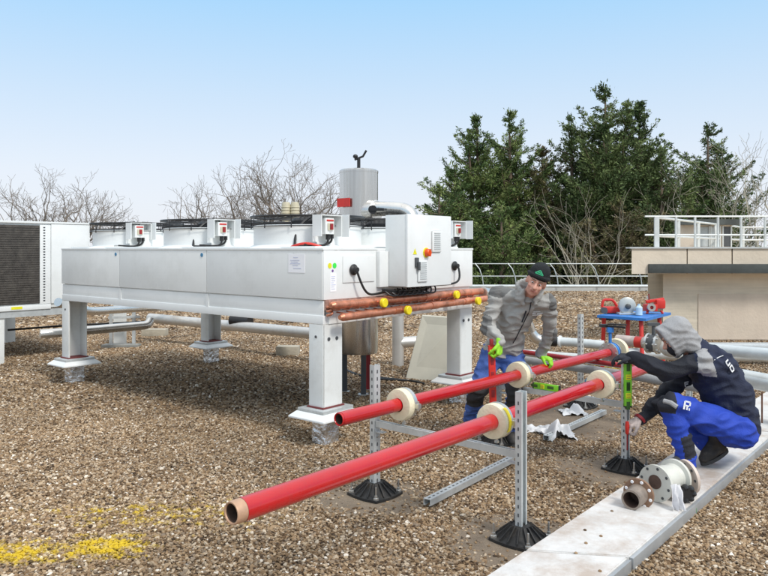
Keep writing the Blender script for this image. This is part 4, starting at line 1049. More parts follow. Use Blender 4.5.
# ================================================================== TREES
def leaf_mat(name, c1, c2, c3):
    m = bpy.data.materials.new(name); m.use_nodes = True; nt = m.node_tree; N = nt.nodes; L = nt.links; b = N['Principled BSDF']
    b.inputs['Roughness'].default_value = .7; b.inputs['Specular IOR Level'].default_value = .25
    geo = N.new('ShaderNodeNewGeometry')
    n1 = N.new('ShaderNodeTexNoise'); n1.inputs['Scale'].default_value = .9; n1.inputs['Detail'].default_value = 4; L.new(geo.outputs['Position'], n1.inputs['Vector'])
    cr = N.new('ShaderNodeValToRGB'); e = cr.color_ramp.elements
    e[0].position = .38; e[0].color = list(c1)+[1]; e[1].position = .64; e[1].color = list(c3)+[1]
    k = cr.color_ramp.elements.new(.5); k.color = list(c2)+[1]
    L.new(n1.outputs[0], cr.inputs[0])
    hs = N.new('ShaderNodeHueSaturation'); mr = N.new('ShaderNodeMapRange'); mr.inputs[3].default_value = .55; mr.inputs[4].default_value = 1.6
    L.new(geo.outputs['Random Per Island'], mr.inputs[0]); L.new(mr.outputs[0], hs.inputs['Value']); L.new(cr.outputs[0], hs.inputs['Color'])
    L.new(hs.outputs[0], b.inputs['Base Color'])
    return m
BARK = mat('bark', (.14,.10,.07), .9, var=.3, vscale=3, bump=.5)
TWIG = mat('pale_twigs', (.24,.20,.165), .85, var=.35, vscale=1.5)
TWIG2 = mat('grey_bark_branches', (.40,.36,.28), .85, var=.3, vscale=2)
LF1 = leaf_mat('conifer_green', (.060,.105,.035), (.12,.17,.055), (.19,.23,.075))
LF2 = leaf_mat('conifer_blue_green', (.065,.10,.038), (.115,.155,.058), (.17,.215,.078))
LF3 = leaf_mat('olive_brown_foliage', (.12,.10,.05), (.17,.14,.07), (.16,.18,.07))
GZ = -8.3
class Acc:
    def __init__(s): s.v = []; s.f = []; s.n = 0
    def add(s, v, f): s.v.append(v); s.f.append(f+s.n); s.n += len(v)
    def mesh(s, name):
        v = np.concatenate(s.v); f = np.concatenate(s.f); me = bpy.data.meshes.new(name)
        k = f.shape[1]
        me.vertices.add(len(v)); me.vertices.foreach_set('co', v.astype(np.float32).ravel())
        me.loops.add(f.size); me.loops.foreach_set('vertex_index', f.astype(np.int32).ravel())
        me.polygons.add(len(f)); me.polygons.foreach_set('loop_start', np.arange(0, f.size, k, dtype=np.int32)); me.polygons.foreach_set('loop_total', np.full(len(f), k, dtype=np.int32))
        me.update(calc_edges=True); return me
def np_tube(acc, a, b, r0, r1, n=4):
    d = b-a; L_ = np.linalg.norm(d)
    if L_ < 1e-6: return
    d = d/L_; h = np.array([0,0,1.]) if abs(d[2]) < .9 else np.array([1.,0,0]); x = np.cross(h, d); x /= np.linalg.norm(x); y = np.cross(d, x)
    an = np.arange(n)*2*np.pi/n; c = np.cos(an)[:,None]*x+np.sin(an)[:,None]*y
    v = np.concatenate([a+c*r0, b+c*r1]); i = np.arange(n); j = (i+1)%n
    acc.add(v, np.stack([i, j, j+n, i+n], 1))
def sprays(acc, pts, dirs, size, rg, per=7, droop=.12, flat=.55):
    "clusters of narrow leaf-sized quads pointing outwards around each point"
    n = len(pts)*per; p = np.repeat(pts, per, 0)+rg.normal(0, size*.55, (n,3))*np.array([1,1,.8])
    d = np.repeat(dirs, per, 0)+rg.normal(0, .5, (n,3))+np.array([0,0,droop]); d /= np.linalg.norm(d, axis=1)[:,None]
    s = np.cross(d, rg.normal(0,1,(n,3))); s /= np.linalg.norm(s, axis=1)[:,None]
    l = (size*rg.uniform(.6,1.5,n))[:,None]; w = l*rg.uniform(.12,.24,n)[:,None]
    v = np.stack([p-d*l*.3, p+d*l*.25+s*w, p+d*l*.8, p+d*l*.25-s*w], 1).reshape(-1,3)
    acc.add(v, np.arange(n*4).reshape(-1,4))
def conifer(x, y, ztop, prof, seed, m, label, leaders=3, dens=1., size=.30, kind='conifer', lean_=0., zlow=-6., up=.6):
    "prof(t) crown radius by t = 0 at ztop .. 1 at zlow"
    rg = np.random.default_rng(seed); t = thing(kind, (x,y,GZ), label, 'tree', 'evergreen trees beyond the roof')
    wood = Acc(); fol = Acc()
    tips = [(x+rg.uniform(-.25,.25), y+rg.uniform(-.25,.25), ztop)]
    for k in range(leaders-1):
        a = rg.uniform(0, 2*np.pi); rr = prof(.35)*rg.uniform(.35,.75); tips.append((x+rr*np.cos(a), y+rr*np.sin(a), ztop-rg.uniform(.8,3.0)))
    base = np.array([x,y,GZ]); fork = np.array([x+.1, y, ztop-(ztop-GZ)*.55])
    np_tube(wood, base, fork, .42, .26, 9)
    for tx, ty, tz in tips:
        tip = np.array([tx,ty,tz]); prev = fork; nseg = 6
        for k in range(1, nseg+1):
            q = fork+(tip-fork)*(k/nseg); q[:2] = fork[:2]+(tip[:2]-fork[:2])*min(1,(k/nseg)**.6); np_tube(wood, prev, q, .24*(1-(k-1)/nseg)+.02, .24*(1-k/nseg)+.02, 6); prev = q
        dz = .0; z = tz
        nb = int((tz-zlow)*8.6*dens)
        zs = zlow+(tz-zlow)*rg.beta(1.0, 1.15, nb)
        tp_ = tip+np.stack([rg.normal(0,.10,9), rg.normal(0,.10,9), -np.linspace(-.1,.9,9)], 1); sprays(fol, tp_, np.repeat(np.array([[0.,0,1.]]), 9, 0), size*.6, rg, per=9)
        for z in zs:
            tt = (tz-z)/(ztop-zlow); R_ = prof((ztop-z)/(ztop-zlow)) * (1.2 if leaders == 1 else 1.0)
            R_ = min(R_, .10+(tz-z)*.95)
            L_ = R_*rg.choice([rg.uniform(.35,.85), rg.uniform(.8,1.3)])
            if rg.random() < .14: L_ *= 1.3
            a = rg.uniform(0, 2*np.pi); f = (z-fork[2])/(tip[2]-fork[2]); f = min(max(f,0),1)
            cx = fork[:2]+(tip[:2]-fork[:2])*f**.6
            s = np.array([cx[0], cx[1], z-.15*L_]); d = np.array([np.cos(a), np.sin(a), up*rg.uniform(.2,1.6)]); d /= np.linalg.norm(d)
            n_ = max(4, int(L_/.20)); tl = np.linspace(.12, 1, n_)
            pts = s+d*(tl*L_)[:,None]+np.array([0,0,1.])*(-.10*L_*np.sin(tl*2.6)+.16*L_*tl**2)[:,None]
            np_tube(wood, s, pts[n_//2], .05, .03, 4); np_tube(wood, pts[n_//2], pts[-1], .03, .008, 3)
            # side twigs
            side = np.array([-d[1], d[0], 0.]); P_ = [pts]; D_ = [np.repeat(d[None], n_, 0)]
            for sg in (-1, 1):
                k = rg.uniform(.10, .34, n_)*L_*(1.15-tl)
                q = pts+side*sg*k[:,None]+d*(k*.5)[:,None]; P_.append(q); D_.append(np.repeat((d*.7+side*sg*.7)[None], n_, 0))
            PP = np.concatenate(P_); DD = np.concatenate(D_)
            keep = rg.random(len(PP)) < .86
            sprays(fol, PP[keep], DD[keep], size*.52, rg, per=11)
    b = link_mesh('trunk', wood.mesh('trunk'), BARK, t); link_mesh('crown', fol.mesh('crown'), m, t)
    return t
def XP(px, Y): return (px-384)/F*Y
def ZP(py, Y): return H-(py-HY)/F*Y
conic = lambda R_, p_=.75, belly=.7: (lambda t: R_*(min(1,(max(t,0)/belly))**p_)*(1 if t < belly else 1-.12*(t-belly)/(1-belly))+.12)
Y1 = 40.
# left conifer clump: five crowns
conifer(XP(480,Y1), Y1, ZP(117,Y1), conic(2.7,.6,.45), 11, LF1, 'tall ragged conifer left of the gap, its top split into two tips', 2, 1.25, .27)
conifer(XP(512,Y1+1), Y1+1, ZP(111,Y1+1), conic(2.6,.6,.4), 12, LF1, 'ragged conifer between the split-topped one and the tallest tree', 2, 1.25, .27)
conifer(XP(452,Y1-1), Y1-1, ZP(165,Y1-1), conic(2.1,.6,.4), 13, LF1, 'lower dark conifer shouldering the tall left pair', 2, 1.2, .26)
conifer(XP(436,Y1-3), Y1-3, ZP(186,Y1-3), conic(1.7,.55,.3), 14, LF1, 'low rounded conifer just right of the control cabinet', 2, 1.2, .24)
conifer(XP(500,Y1-4), Y1-4, ZP(205,Y1-4), conic(2.6,.6,.4), 15, LF1, 'dark bushy conifer in front, above the standing worker', 2, 1.3, .25)
# centre group
conifer(XP(603,Y1), Y1, ZP(86,Y1), conic(3.0,.6,.5), 21, LF2, 'tallest dark conifer with pointed top in the middle of the trees', 3, 1.35, .29)
conifer(XP(572,Y1+1), Y1+1, ZP(118,Y1+1), conic(2.4,.6,.5), 22, LF2, 'dark conifer leaning against the left of the tallest one', 2, 1.3, .27)
conifer(XP(638,Y1), Y1, ZP(104,Y1), conic(2.5,.6,.5), 23, LF2, 'dark conifer against the right of the tallest one', 2, 1.3, .27)
conifer(XP(662,Y1-2), Y1-2, ZP(150,Y1-2), conic(2.0,.6,.4), 24, LF2, 'lower conifer filling in right of the tallest group', 2, 1.2, .25)
conifer(XP(560,Y1+3), Y1+3, ZP(190,Y1+3), conic(3.2,.6,.3), 25, LF3, 'olive brown shrubby evergreen low in the gap', 3, 1.2, .28, 'shrubby_evergreen')
conifer(XP(620,Y1-3), Y1-3, ZP(200,Y1-3), conic(3.0,.6,.3), 26, LF3, 'olive brown shrubby evergreen left of the beige building corner', 3, 1.1, .26, 'shrubby_evergreen')
conifer(XP(540,Y1+2), Y1+2, ZP(148,Y1+2), conic(2.6,.6,.3), 28, LF3, 'thin olive evergreen in the gap between the tall groups', 3, 1.1, .26, 'shrubby_evergreen')
# right conifer
conifer(XP(703,Y1+2), Y1+2, ZP(127,Y1+2), conic(2.6,.55,.4), 31, LF2, 'separate round-topped conifer standing right of the tall group', 3, 1.2, .27)
conifer(XP(690,Y1-2), Y1-2, ZP(185,Y1-2), conic(2.6,.6,.3), 32, LF1, 'low green conifer behind the white parapet railing', 2, 1.2, .26)
# bare trees
def bare_tree(x, y, hgt, spread, seed, m, label, trunk=.16, z0=GZ, levels=6, rmin=.006, first=.42, group='leafless trees beyond the roof', angle=.55, gnarl=.25):
    rg = np.random.default_rng(seed); t = thing('bare_tree', (x,y,z0), label, 'tree', group); tr = Acc(); br = Acc()
    base = np.array([x,y,z0]); top = base+np.array([rg.normal(0,.3), rg.normal(0,.3), hgt*first])
    np_tube(tr, base, top, trunk*1.3, trunk, 9)
    def grow(p, d, L_, r, lev):
        n_ = 4; q = p; dd = d
        for k in range(n_):
            dd = dd+rg.normal(0, gnarl, 3)+np.array([0,0,.06]); dd /= np.linalg.norm(dd); q2 = q+dd*L_/n_
            ra = max(rmin, r*(1-.38*k/n_)); rb = max(rmin, r*(1-.38*(k+1)/n_))
            np_tube(br, q, q2, ra, rb, 5 if lev < 2 else 3); q = q2
            if lev < levels and k > 0 and rg.random() < (.52 if lev > 0 else .9):
                nd = dd+rg.normal(0, angle, 3); nd[2] = nd[2]*.8+.12; nd /= np.linalg.norm(nd); grow(q, nd, L_*rg.uniform(.5,.82), rb*.62, lev+1)
        if lev < levels:
            nd = dd+rg.normal(0, angle*.5, 3); nd /= np.linalg.norm(nd); grow(q, nd, L_*.72, max(rmin, r*.6), lev+1)
    nb = 5
    for k in range(nb):
        a = 2*np.pi*k/nb+rg.uniform(-.4,.4); d = np.array([np.cos(a)*spread, np.sin(a)*spread, 1.]); d /= np.linalg.norm(d)
        grow(top, d, hgt*(1-first)*.36, trunk*.62, 0)
    link_mesh('trunk', tr.mesh('trunk'), m, t); link_mesh('branches', br.mesh('branches'), m, t)
Y2 = 34.
def bt(px, pytop, Y, sp, seed, label, m=TWIG, lv=5, gn=.21, **k):
    bare_tree(XP(px,Y), Y, ZP(pytop,Y)-GZ, sp, seed, m, label, levels=lv, gnarl=gn, **k)
KW = dict(first=.62)
bt(20, 168, Y2, .95, 41, 'bare tree at left edge with gnarled crown behind the condenser unit', **KW)
bt(62, 168, Y2+2, .7, 42, 'bare tree second from left edge, over the white side panel', **KW)
bt(98, 190, Y2, .45, 43, 'small bare tree over the gap left of the fans', **KW)
bt(204, 176, Y2, .6, 44, 'low bare tree over the middle fan', **KW)
bt(238, 156, Y2+1, .65, 45, 'bare tree left of the beige vent cowls', **KW)
bt(284, 142, Y2, .7, 46, 'tallest leafless tree on the left, above the vent cowls', **KW)
bt(322, 160, Y2+2, .55, 47, 'bare tree left of the tall tank', **KW)
K2 = dict(first=.45, trunk=.07, rmin=.005)
bt(588, 165, 33, .38, 51, 'pale upright bare tree in front of the tallest conifers', TWIG2, 3, .14, **K2)
bt(556, 232, 34, .6, 52, 'thin bare tree in front of the olive shrubs, left', TWIG2, 3, .16, **K2)
bt(640, 235, 33, .6, 53, 'thin bare tree near the beige building corner', TWIG2, 3, .16, **K2)
bt(742, 128, 36, .6, 54, 'fine-twigged bare tree at right, over the small hut', TWIG2, 4, .18, first=.5, rmin=.008, trunk=.1)
bt(764, 118, 33, .6, 55, 'fine-twigged bare tree at the right edge of the photo', TWIG2, 4, .18, first=.5, rmin=.008, trunk=.1)
bt(725, 185, 34, .6, 56, 'small bare tree between the right conifer and the right edge', TWIG2, 3, .2, first=.55, rmin=.008, trunk=.1)
# far woodland closing the view
rg = np.random.default_rng(77); acc = Acc()
ang = rg.uniform(-1.1, 1.1, 5200); dist = rg.uniform(55, 75, 5200); zz_ = GZ+rg.beta(1.2,1.5,5200)*9.2
pts = np.stack([np.sin(ang)*dist*1.0, np.cos(ang)*dist, zz_], 1); dr = np.stack([np.zeros(5200), -np.ones(5200)*.3, np.ones(5200)*.6], 1)
sprays(acc, pts, dr, 1.0, rg, per=7)
tag(link_mesh('distant_woodland', acc.mesh('distant_woodland'), LF3), 'band of distant scrub and woodland behind the trees', 'woodland', kind='stuff')
# ================================================================== PEOPLE
def blob(name, fn, voxel, m, parent, smooth=4, fold=0., ff=9., zones=None, seed=0, ridge=0.):
    mb = MB(); fn(mb); bmesh.ops.recalc_face_normals(mb.bm, faces=mb.bm.faces[:])
    me = bpy.data.meshes.new('tmp'); mb.bm.to_mesh(me); mb.bm.free()
    o = bpy.data.objects.new('tmp', me); C.objects.link(o)
    r = o.modifiers.new('r', 'REMESH'); r.mode = 'VOXEL'; r.voxel_size = voxel; r.use_smooth_shade = True
    s = o.modifiers.new('s', 'SMOOTH'); s.factor = .5; s.iterations = smooth
    dg = bpy.context.evaluated_depsgraph_get(); ev = o.evaluated_get(dg)
    nm = bpy.data.meshes.new_from_object(ev); nm.name = name
    bpy.data.objects.remove(o); bpy.data.meshes.remove(me)
    if fold or ridge:
        sd = V3((seed*3.1, seed*1.7, seed))
        norms = [v.normal.copy() for v in nm.vertices]
        for v, n in zip(nm.vertices, norms):
            p = v.co
            a = noise.noise(p*ff+sd)*fold
            q = V3((p.x*ff*.8, p.y*ff*.8, p.z*ff*1.9))+sd+V3((a*20,)*3)
            b = (abs(noise.noise(q))-.22)*ridge
            v.co = p+n*(a-b)
    nm.materials.clear()
    ms = m if isinstance(m, (list, tuple)) else [m]
    if zones:
        for p in nm.polygons: p.material_index = zones(p.center, p.normal)
    for p in nm.polygons: p.use_smooth = True
    return link_mesh(name, nm, ms, parent)
SKIN = mat('skin', (.60,.31,.23), .55, var=.12, vscale=30, bump=.1, bscale=200, dirt_or_sheen=(.55,.20,.15), dscale=14, damt=.5)
JGREY = mat('jacket_grey', (.37,.365,.345), .85, var=.10, vscale=8, bump=.3, bscale=120)
JDARK = mat('jacket_dark_panel', (.15,.15,.145), .85, var=.1, vscale=8, bump=.3, bscale=120)
NAVY = mat('navy_cloth', (.012,.018,.045), .8, var=.25, vscale=6, bump=.3, bscale=90)
CHAR = mat('charcoal_cloth', (.018,.020,.028), .85, var=.25, vscale=6, bump=.3, bscale=90)
MEL = mat('grey_melange', (.33,.33,.335), .95, var=.14, vscale=110, bump=.2, bscale=150)
DEN = mat('work_blue', (.055,.115,.36), .8, var=.18, vscale=7, bump=.3, bscale=120, dirt_or_sheen=(.04,.05,.11), dscale=6, damt=.4)
BRB = mat('bright_work_blue', (.015,.055,.42), .75, var=.12, vscale=7, bump=.25, bscale=120)
KNEE = mat('black_knee_pad', (.02,.02,.022), .8, var=.3)
BEAN = mat('black_knit', (.012,.014,.016), .95, var=.3, vscale=30, bump=.6, bscale=160)
BOOT = mat('boot_leather', (.025,.022,.02), .6, var=.3, dirt_or_sheen=(.16,.13,.10), dscale=12, damt=.5)
SOLE = mat('boot_sole', (.05,.05,.05), .8)
EYEW = mat('eye_white', (.7,.68,.65), .3); EYED = mat('eye_dark', (.03,.02,.015), .2)
LIP = mat('lips', (.42,.16,.13), .5); BROW = mat('eyebrow_hair', (.12,.09,.06), .8)
WHT = mat('white_print', (.75,.76,.76), .6); EMB = mat('green_emblem', (.02,.30,.14), .7)
PINKG = mat('grubby_glove', (.55,.46,.42), .85, var=.2, vscale=20, bump=.4)

def basis(fwd, up):
    f = V3(fwd).normalized(); r = f.cross(V3(up)).normalized(); u = r.cross(f).normalized(); return f, r, u   # r = figure's right
def head_prims(mb, c, f, r, u, s=1.):
    M = Matrix((r, f, u)).transposed()
    q = lambda a, b, d: c+(r*a+f*b+u*d)*s
    mb.ell(q(0,-.012,.03), (.076*s,.094*s,.092*s), M); mb.ell(q(0,.028,-.045), (.058*s,.062*s,.068*s), M)
    mb.ell(q(0,.062,-.088), (.026*s,.022*s,.02*s), M)                              # chin
    mb.cap(q(0,.084,.012), q(0,.108,-.026), .009*s, .015*s, 10)                    # nose
    for k in (-1,1):
        mb.ell(q(k*.036,.062,-.022), (.024*s,.02*s,.022*s), M)                     # cheeks
        mb.cap(q(k*.012,.086,.030), q(k*.048,.070,.030), .009*s, .008*s, 8)        # brow ridge
        mb.ell(q(k*.078,-.008,-.004), (.010*s,.022*s,.032*s), M)                   # ears
        mb.ell(q(k*.013,.098,-.026), (.009*s,.010*s,.008*s), M)
    mb.cap(q(-.018,.083,-.053), q(.018,.083,-.053), .011*s, .011*s, 8)
def face_bits(c, f, r, u, par, s=1.):
    M = Matrix((r, f, u)).transposed(); q = lambda a, b, d: c+(r*a+f*b+u*d)*s
    for k in (-1,1):
        mb = MB(); mb.ell(q(k*.030,.0715,.010), (.0120*s,.0105*s,.0058*s), M); e = obj('eye', mb, EYEW, par)
        mb = MB(); mb.ell(q(k*.030,.0815,.009), (.0058*s,.004*s,.0052*s), M); obj('iris', mb, EYED, e)
        mb = MB(); mb.cap(q(k*.014,.091,.034), q(k*.047,.077,.036), .0045*s, .003*s, 8); obj('eyebrow', mb, BROW, par)
        
    mb = MB(); mb.cap(q(-.021,.0885,-.050), q(.021,.0885,-.050), .0045*s, .0045*s, 8); mb.cap(q(-.016,.090,-.058), q(.016,.090,-.058), .005*s, .005*s, 8); obj('lips', mb, LIP, par)
def hand(name, wrist, d, pn, side, m, par, curl=(.5,.6,.4), s=1., thumb=.6):
    "d: direction wrist->knuckles, pn: palm normal, side: direction of the thumb side"
    d = V3(d).normalized(); pn = V3(pn); pn = (pn-d*pn.dot(d)).normalized(); sd = d.cross(pn); sd = sd if sd.dot(V3(side)) > 0 else -sd
    w_ = V3(wrist)
    def fn(mb):
        for k, (o_, l0) in enumerate(((.030,.088),(.010,.092),(-.011,.088),(-.031,.080))):
            b_ = w_+sd*o_*s+d*l0*s
            mb.cap(w_+sd*o_*.55*s+d*.012*s, b_, .016*s, .0135*s, 8)
            p = b_; a = 0.
            for seg, L_ in enumerate((.040,.027,.021)):
                a += curl[seg]*(1+.08*k); dd = d*math.cos(a)+pn*math.sin(a)
                L2 = L_*s*(1,1.08,1,.82)[k]; q = p+dd*L2; mb.cap(p, q, (.0105-.001*seg)*s, (.0098-.001*seg)*s, 8); p = q
        b_ = w_+sd*.028*s+d*.028*s; q = b_+(sd*.5+d*.7+pn*thumb*.5).normalized()*.040*s; q2 = q+(sd*.02+d*.8+pn*thumb).normalized()*.030*s; q3 = q2+(d*.6-sd*.25+pn*thumb).normalized()*.024*s
        mb.cap(b_, q, .016*s, .013*s, 8); mb.cap(q, q2, .0125*s, .011*s, 8); mb.cap(q2, q3, .011*s, .009*s, 8)
        mb.cap(w_-d*.012*s, w_+d*.02*s, .028*s, .028*s, 10)
    return blob(name, fn, .0045, m, par, 2, .0015, 40)
def boot(heel, toe, par, m=BOOT, lift=0.):
    heel, toe = V3(heel), V3(toe); d = (toe-heel).normalized()
    s_ = d.cross(ZZ).normalized(); u = s_.cross(d)
    def fn(mb):
        mb.cap(heel+u*.045, heel+d*.13+u*.045, .043, .045, 12); mb.cap(heel+d*.10+u*.04, toe-d*.045+u*.032, .047, .040, 12)
        mb.cap(heel+u*.05+d*.02, heel+u*.14+d*.02-d*.0, .047, .050, 12); mb.cap(heel+u*.12+d*.03, heel+d*.15+u*.06, .036, .036, 10)
    b = blob('boot', fn, .009, m, par, 4, .003, 20)
    mb = MB(); pts = []
    for k in range(26):
        a = 2*math.pi*k/26; L_ = (toe-heel).length+.03; pts.append(heel-d*.045+d*L_*.5+d*math.cos(a)*L_*.54+s_*math.sin(a)*(.045+.010*math.cos(a))-u*.008)
    mb.prism(pts, u*.026); obj('sole', mb, SOLE, b)
    return b
def decal(name, c, n, up, w_, h_, strokes, m, par, off=.004):
    "small printed mark: strokes as rounded bars in a w x h field"
    n = V3(n).normalized(); x = V3(up).cross(n).normalized(); y = n.cross(x); mb = MB()
    for (x0,y0,x1,y1,t) in strokes:
        a = V3(c)+x*x0*w_+y*y0*h_+n*off; b = V3(c)+x*x1*w_+y*y1*h_+n*off; mb.bar(a, b, t, .003, n)
    return obj(name, mb, m, par)
def surf(o, p, d):
    "first hit on mesh o from p along d, world space"
    mw = world_of(o); inv = mw.inverted(); r = o.ray_cast(inv@V3(p), inv.to_3x3()@V3(d)) if o.data.polygons else (False,)
    return mw@r[1] if r[0] else V3(p)
def spx(o, px, py):
    "point of mesh o seen at a photo pixel"
    c_ = V3((0,0,H)); return surf(o, c_, (P(px,py,1)-c_).normalized())

# ---------------------------------------------------------------- standing worker
man = thing('person', G(492,437), 'standing person in grey jacket, black beanie and lime gloves, leaning over the rear red pipe', 'person')
hd = P(536,282.5,5.92); HF, HR, HU = basis((-.22,-.95,-.18), (.42,-.02,1))
neck = P(528,293,6.05); chest = P(517,314,6.20); belly = P(507,338,6.33); pel = P(502,352,6.40)
shA = P(498,294,6.17); elA = P(487,327,6.10); wrA = P(500,341,5.845)
shB = P(548,301,6.02); elB = P(550,332,6.22); wrB = V3((1.380,6.325,.765))
hpA = P(493,353,6.42); knA = P(478,391,6.26); anA = P(470,425,6.60)
hpB = P(512,354,6.40); knB = P(516,394,6.14); anB = P(509,434,6.33)
def body_m(mb):
    head_prims(mb, hd, HF, HR, HU)
    mb.cap(neck-V3((0,0,.03)), hd-HU*.05-HF*.01, .055, .052)
    mb.cap(shA+V3((.05,.02,-.02)), shB+V3((-.05,.02,-.02)), .045, .045); mb.cap(chest, neck-V3((0,0,.05)), .09, .06); mb.cap(belly, chest, .10, .10); mb.cap(pel, belly, .11, .10)
    for s_, e_, w_ in ((shA,elA,wrA),(shB,elB,wrB)): mb.cap(s_, e_, .042, .036); mb.cap(e_, w_, .034, .020)
    for h_, k_, a_ in ((hpA,knA,anA),(hpB,knB,anB)): mb.cap(h_, k_, .075, .052); mb.cap(k_, a_, .050, .036); mb.cap(a_, a_+V3((-.01,-.05,-.03)), .034, .03)
bm_ = blob('body', body_m, .0085, SKIN, man, 2)
face_bits(hd, HF, HR, HU, bm_)
def jack(mb):
    mb.cap(shA+V3((.05,0,-.01)), shB+V3((-.05,0,-.01)), .070, .070); mb.cap(chest, neck-V3((0,0,.07)), .138, .085); mb.cap(belly, chest, .135, .145)
    mb.cap(pel+V3((-.03,0,.0)), belly, .145, .136); mb.cap(pel+V3((.05,0,.0)), belly+V3((.02,0,0)), .138, .135)
    mb.cap(chest+V3((-.05,0,.03)), shA+V3((.015,0,0)), .095, .068); mb.cap(chest+V3((.06,0,.02)), shB+V3((-.015,0,0)), .095, .066); mb.cap(neck-ZZ*.05, shA, .06, .06); mb.cap(neck-ZZ*.05, shB, .06, .058)
    mb.cap(shA, elA, .070, .060); mb.cap(elA, wrA, .060, .043); mb.cap(shB, elB, .068, .058); mb.cap(elB, wrB+V3((0,0,.02)), .057, .042)
def zj(c, n):
    dA = (c-(elA+V3((-.02,0,.0)))).length; 
    if (c-(shA+V3((.02,.0,.05)))).length < .115 and c.z > shA.z-.03+.3*(c.x-shA.x): return 1
    if (c-(shB+V3((.02,.02,.0)))).length < .09 and c.x > shB.x+.0: return 1
    if dA < .105 and c.x < elA.x+.035: return 1
    if (c-(elB+V3((.05,0,0)))).length < .09 and c.x > elB.x+.01: return 1
    return 0
jk = blob('jacket', jack, .0078, [JGREY, JDARK], man, 5, .009, 9, zj, 1, .040)
# stand-up hood collar
def coll(mb):
    f, r, u = basis((-.1,-1,.0), ZZ)
    for k in range(15):
        a = math.pi*(-.28+1.56*k/14); d = r*math.cos(a)-f*math.sin(a)
        mb.cap(neck+d*.088-ZZ*.05+f*.02, neck+d*.105+ZZ*(.065-.045*math.sin(a)*-1)+V3((.015,-.03,0)), .026, .019, 8)
    for sd_, L_ in ((-1,.0),(1,.0)):
        mb.cap(neck-r*sd_*.085-ZZ*.02+f*.05, neck-r*sd_*.045-ZZ*.085+f*.09, .022, .016, 8)
cl_ = blob('hood_collar', coll, .008, JGREY, man, 3, .005, 14, None, 4, .015)
mb = MB(); mb.ell(neck+V3((.055,-.05,.03)), (.03,.02,.035)); obj('red_lining', mb, RED, cl_)
# zip, pocket, chest print
zp = [spx(jk, a_, b_)+V3((0,-.004,0)) for a_, b_ in ((531,302),(530,308),(528,314),(525,320),(522,326),(519,332),(516,338),(513,343))]
mb = MB(); mb.tube(zp, .0045, 6); obj('zip', mb, CHAR, jk)
c = spx(jk, 526, 311); mb = MB(); c2 = spx(jk, 522, 322); mb.tube([c+V3((0,-.003,0)), c.lerp(c2,.5)+V3((0,-.006,0)), c2+V3((0,-.003,0))], .006, 6); obj('pocket_zip', mb, CHAR, jk)
c = spx(jk, 537, 313); decal('chest_print', c, (.15,-1,0), ZZ, .05, .02, [(-1,.5,1,.6,.006),(-.9,-.2,-.3,-.1,.006),(-.1,-.3,.9,-.1,.007),(-.9,-.8,.5,-.8,.004)], WHT, jk, .013)
def trou(mb):
    mb.cap(pel+V3((-.04,0,-.01)), pel+V3((.05,0,-.01)), .138, .135)
    for h_, k_, a_ in ((hpA,knA,anA),(hpB,knB,anB)):
        mb.cap(h_, k_, .112, .082); mb.cap(k_, a_+V3((0,0,.0)), .080, .068); mb.cap(a_+ZZ*.03, a_-ZZ*.01, .07, .075)
def zt_(c, n):
    for k_ in (knA, knB):
        if abs(c.z-(k_.z-.03)) < .115 and n.y < -.05: return 1
    return 0
tr_ = blob('trousers', trou, .0105, [DEN, KNEE], man, 4, .008, 9, zt_, 2, .045)
for a_, tx in ((anA, (-.10,-.22)), (anB, (.02,-.24))):
    h_ = V3((a_.x, a_.y+.03, .012)); boot(h_, h_+V3((tx[0]*.8, tx[1]*.9, 0)), man)
# gloves
ga = hand('glove', wrA+V3((-.005,-.005,-.005)), (-.05,-.15,-1), (-.85,.55,0), (-.5,-.8,.0), GLOVE, man, (.9,1.2,.9), 1.1, .9)
gb = hand('glove', wrB+V3((.0,.0,-.005)), (.70,-.60,-.25), (-.25,.2,-1), (-.6,-.8,0), GLOVE, man, (.85,.95,.7), 1.05, .8)
# beanie
def bea(mb):
    M = Matrix((HR, HF, HU)).transposed(); q = lambda a, b, d: hd+(HR*a+HF*b+HU*d)
    mb.ell(q(0,-.026,.090), (.086,.098,.082), M); mb.ell(q(0,-.016,.058), (.089,.106,.050), M); mb.ell(q(0,-.045,.02), (.088,.078,.055), M)
bn = blob('beanie', bea, .007, BEAN, man, 3, .003, 25)
mb = MB()
M = Matrix((HR, HF, HU)).transposed(); pr = []
for k in range(40):
    a = 2*math.pi*k/40; pr.append(hd+HR*.083*math.cos(a)+HF*(.097*math.sin(a)-.014)+HU*(.058+.010*math.sin(a)))
mb.tube(pr+[pr[0]], .0165, 8); obj('turn_up', mb, BEAN, bn)
c = surf(bn, hd+HU*.10+HF*.4+HR*.01, -HF)
decal('emblem', c, HF*.9+HU*.5, HU, .034, .022, [(-1,-.6,0,.9,.009),(0,.9,1,-.6,.009),(-1,-.6,1,-.6,.008),(-.4,0,.5,0,.009)], EMB, bn, .004)

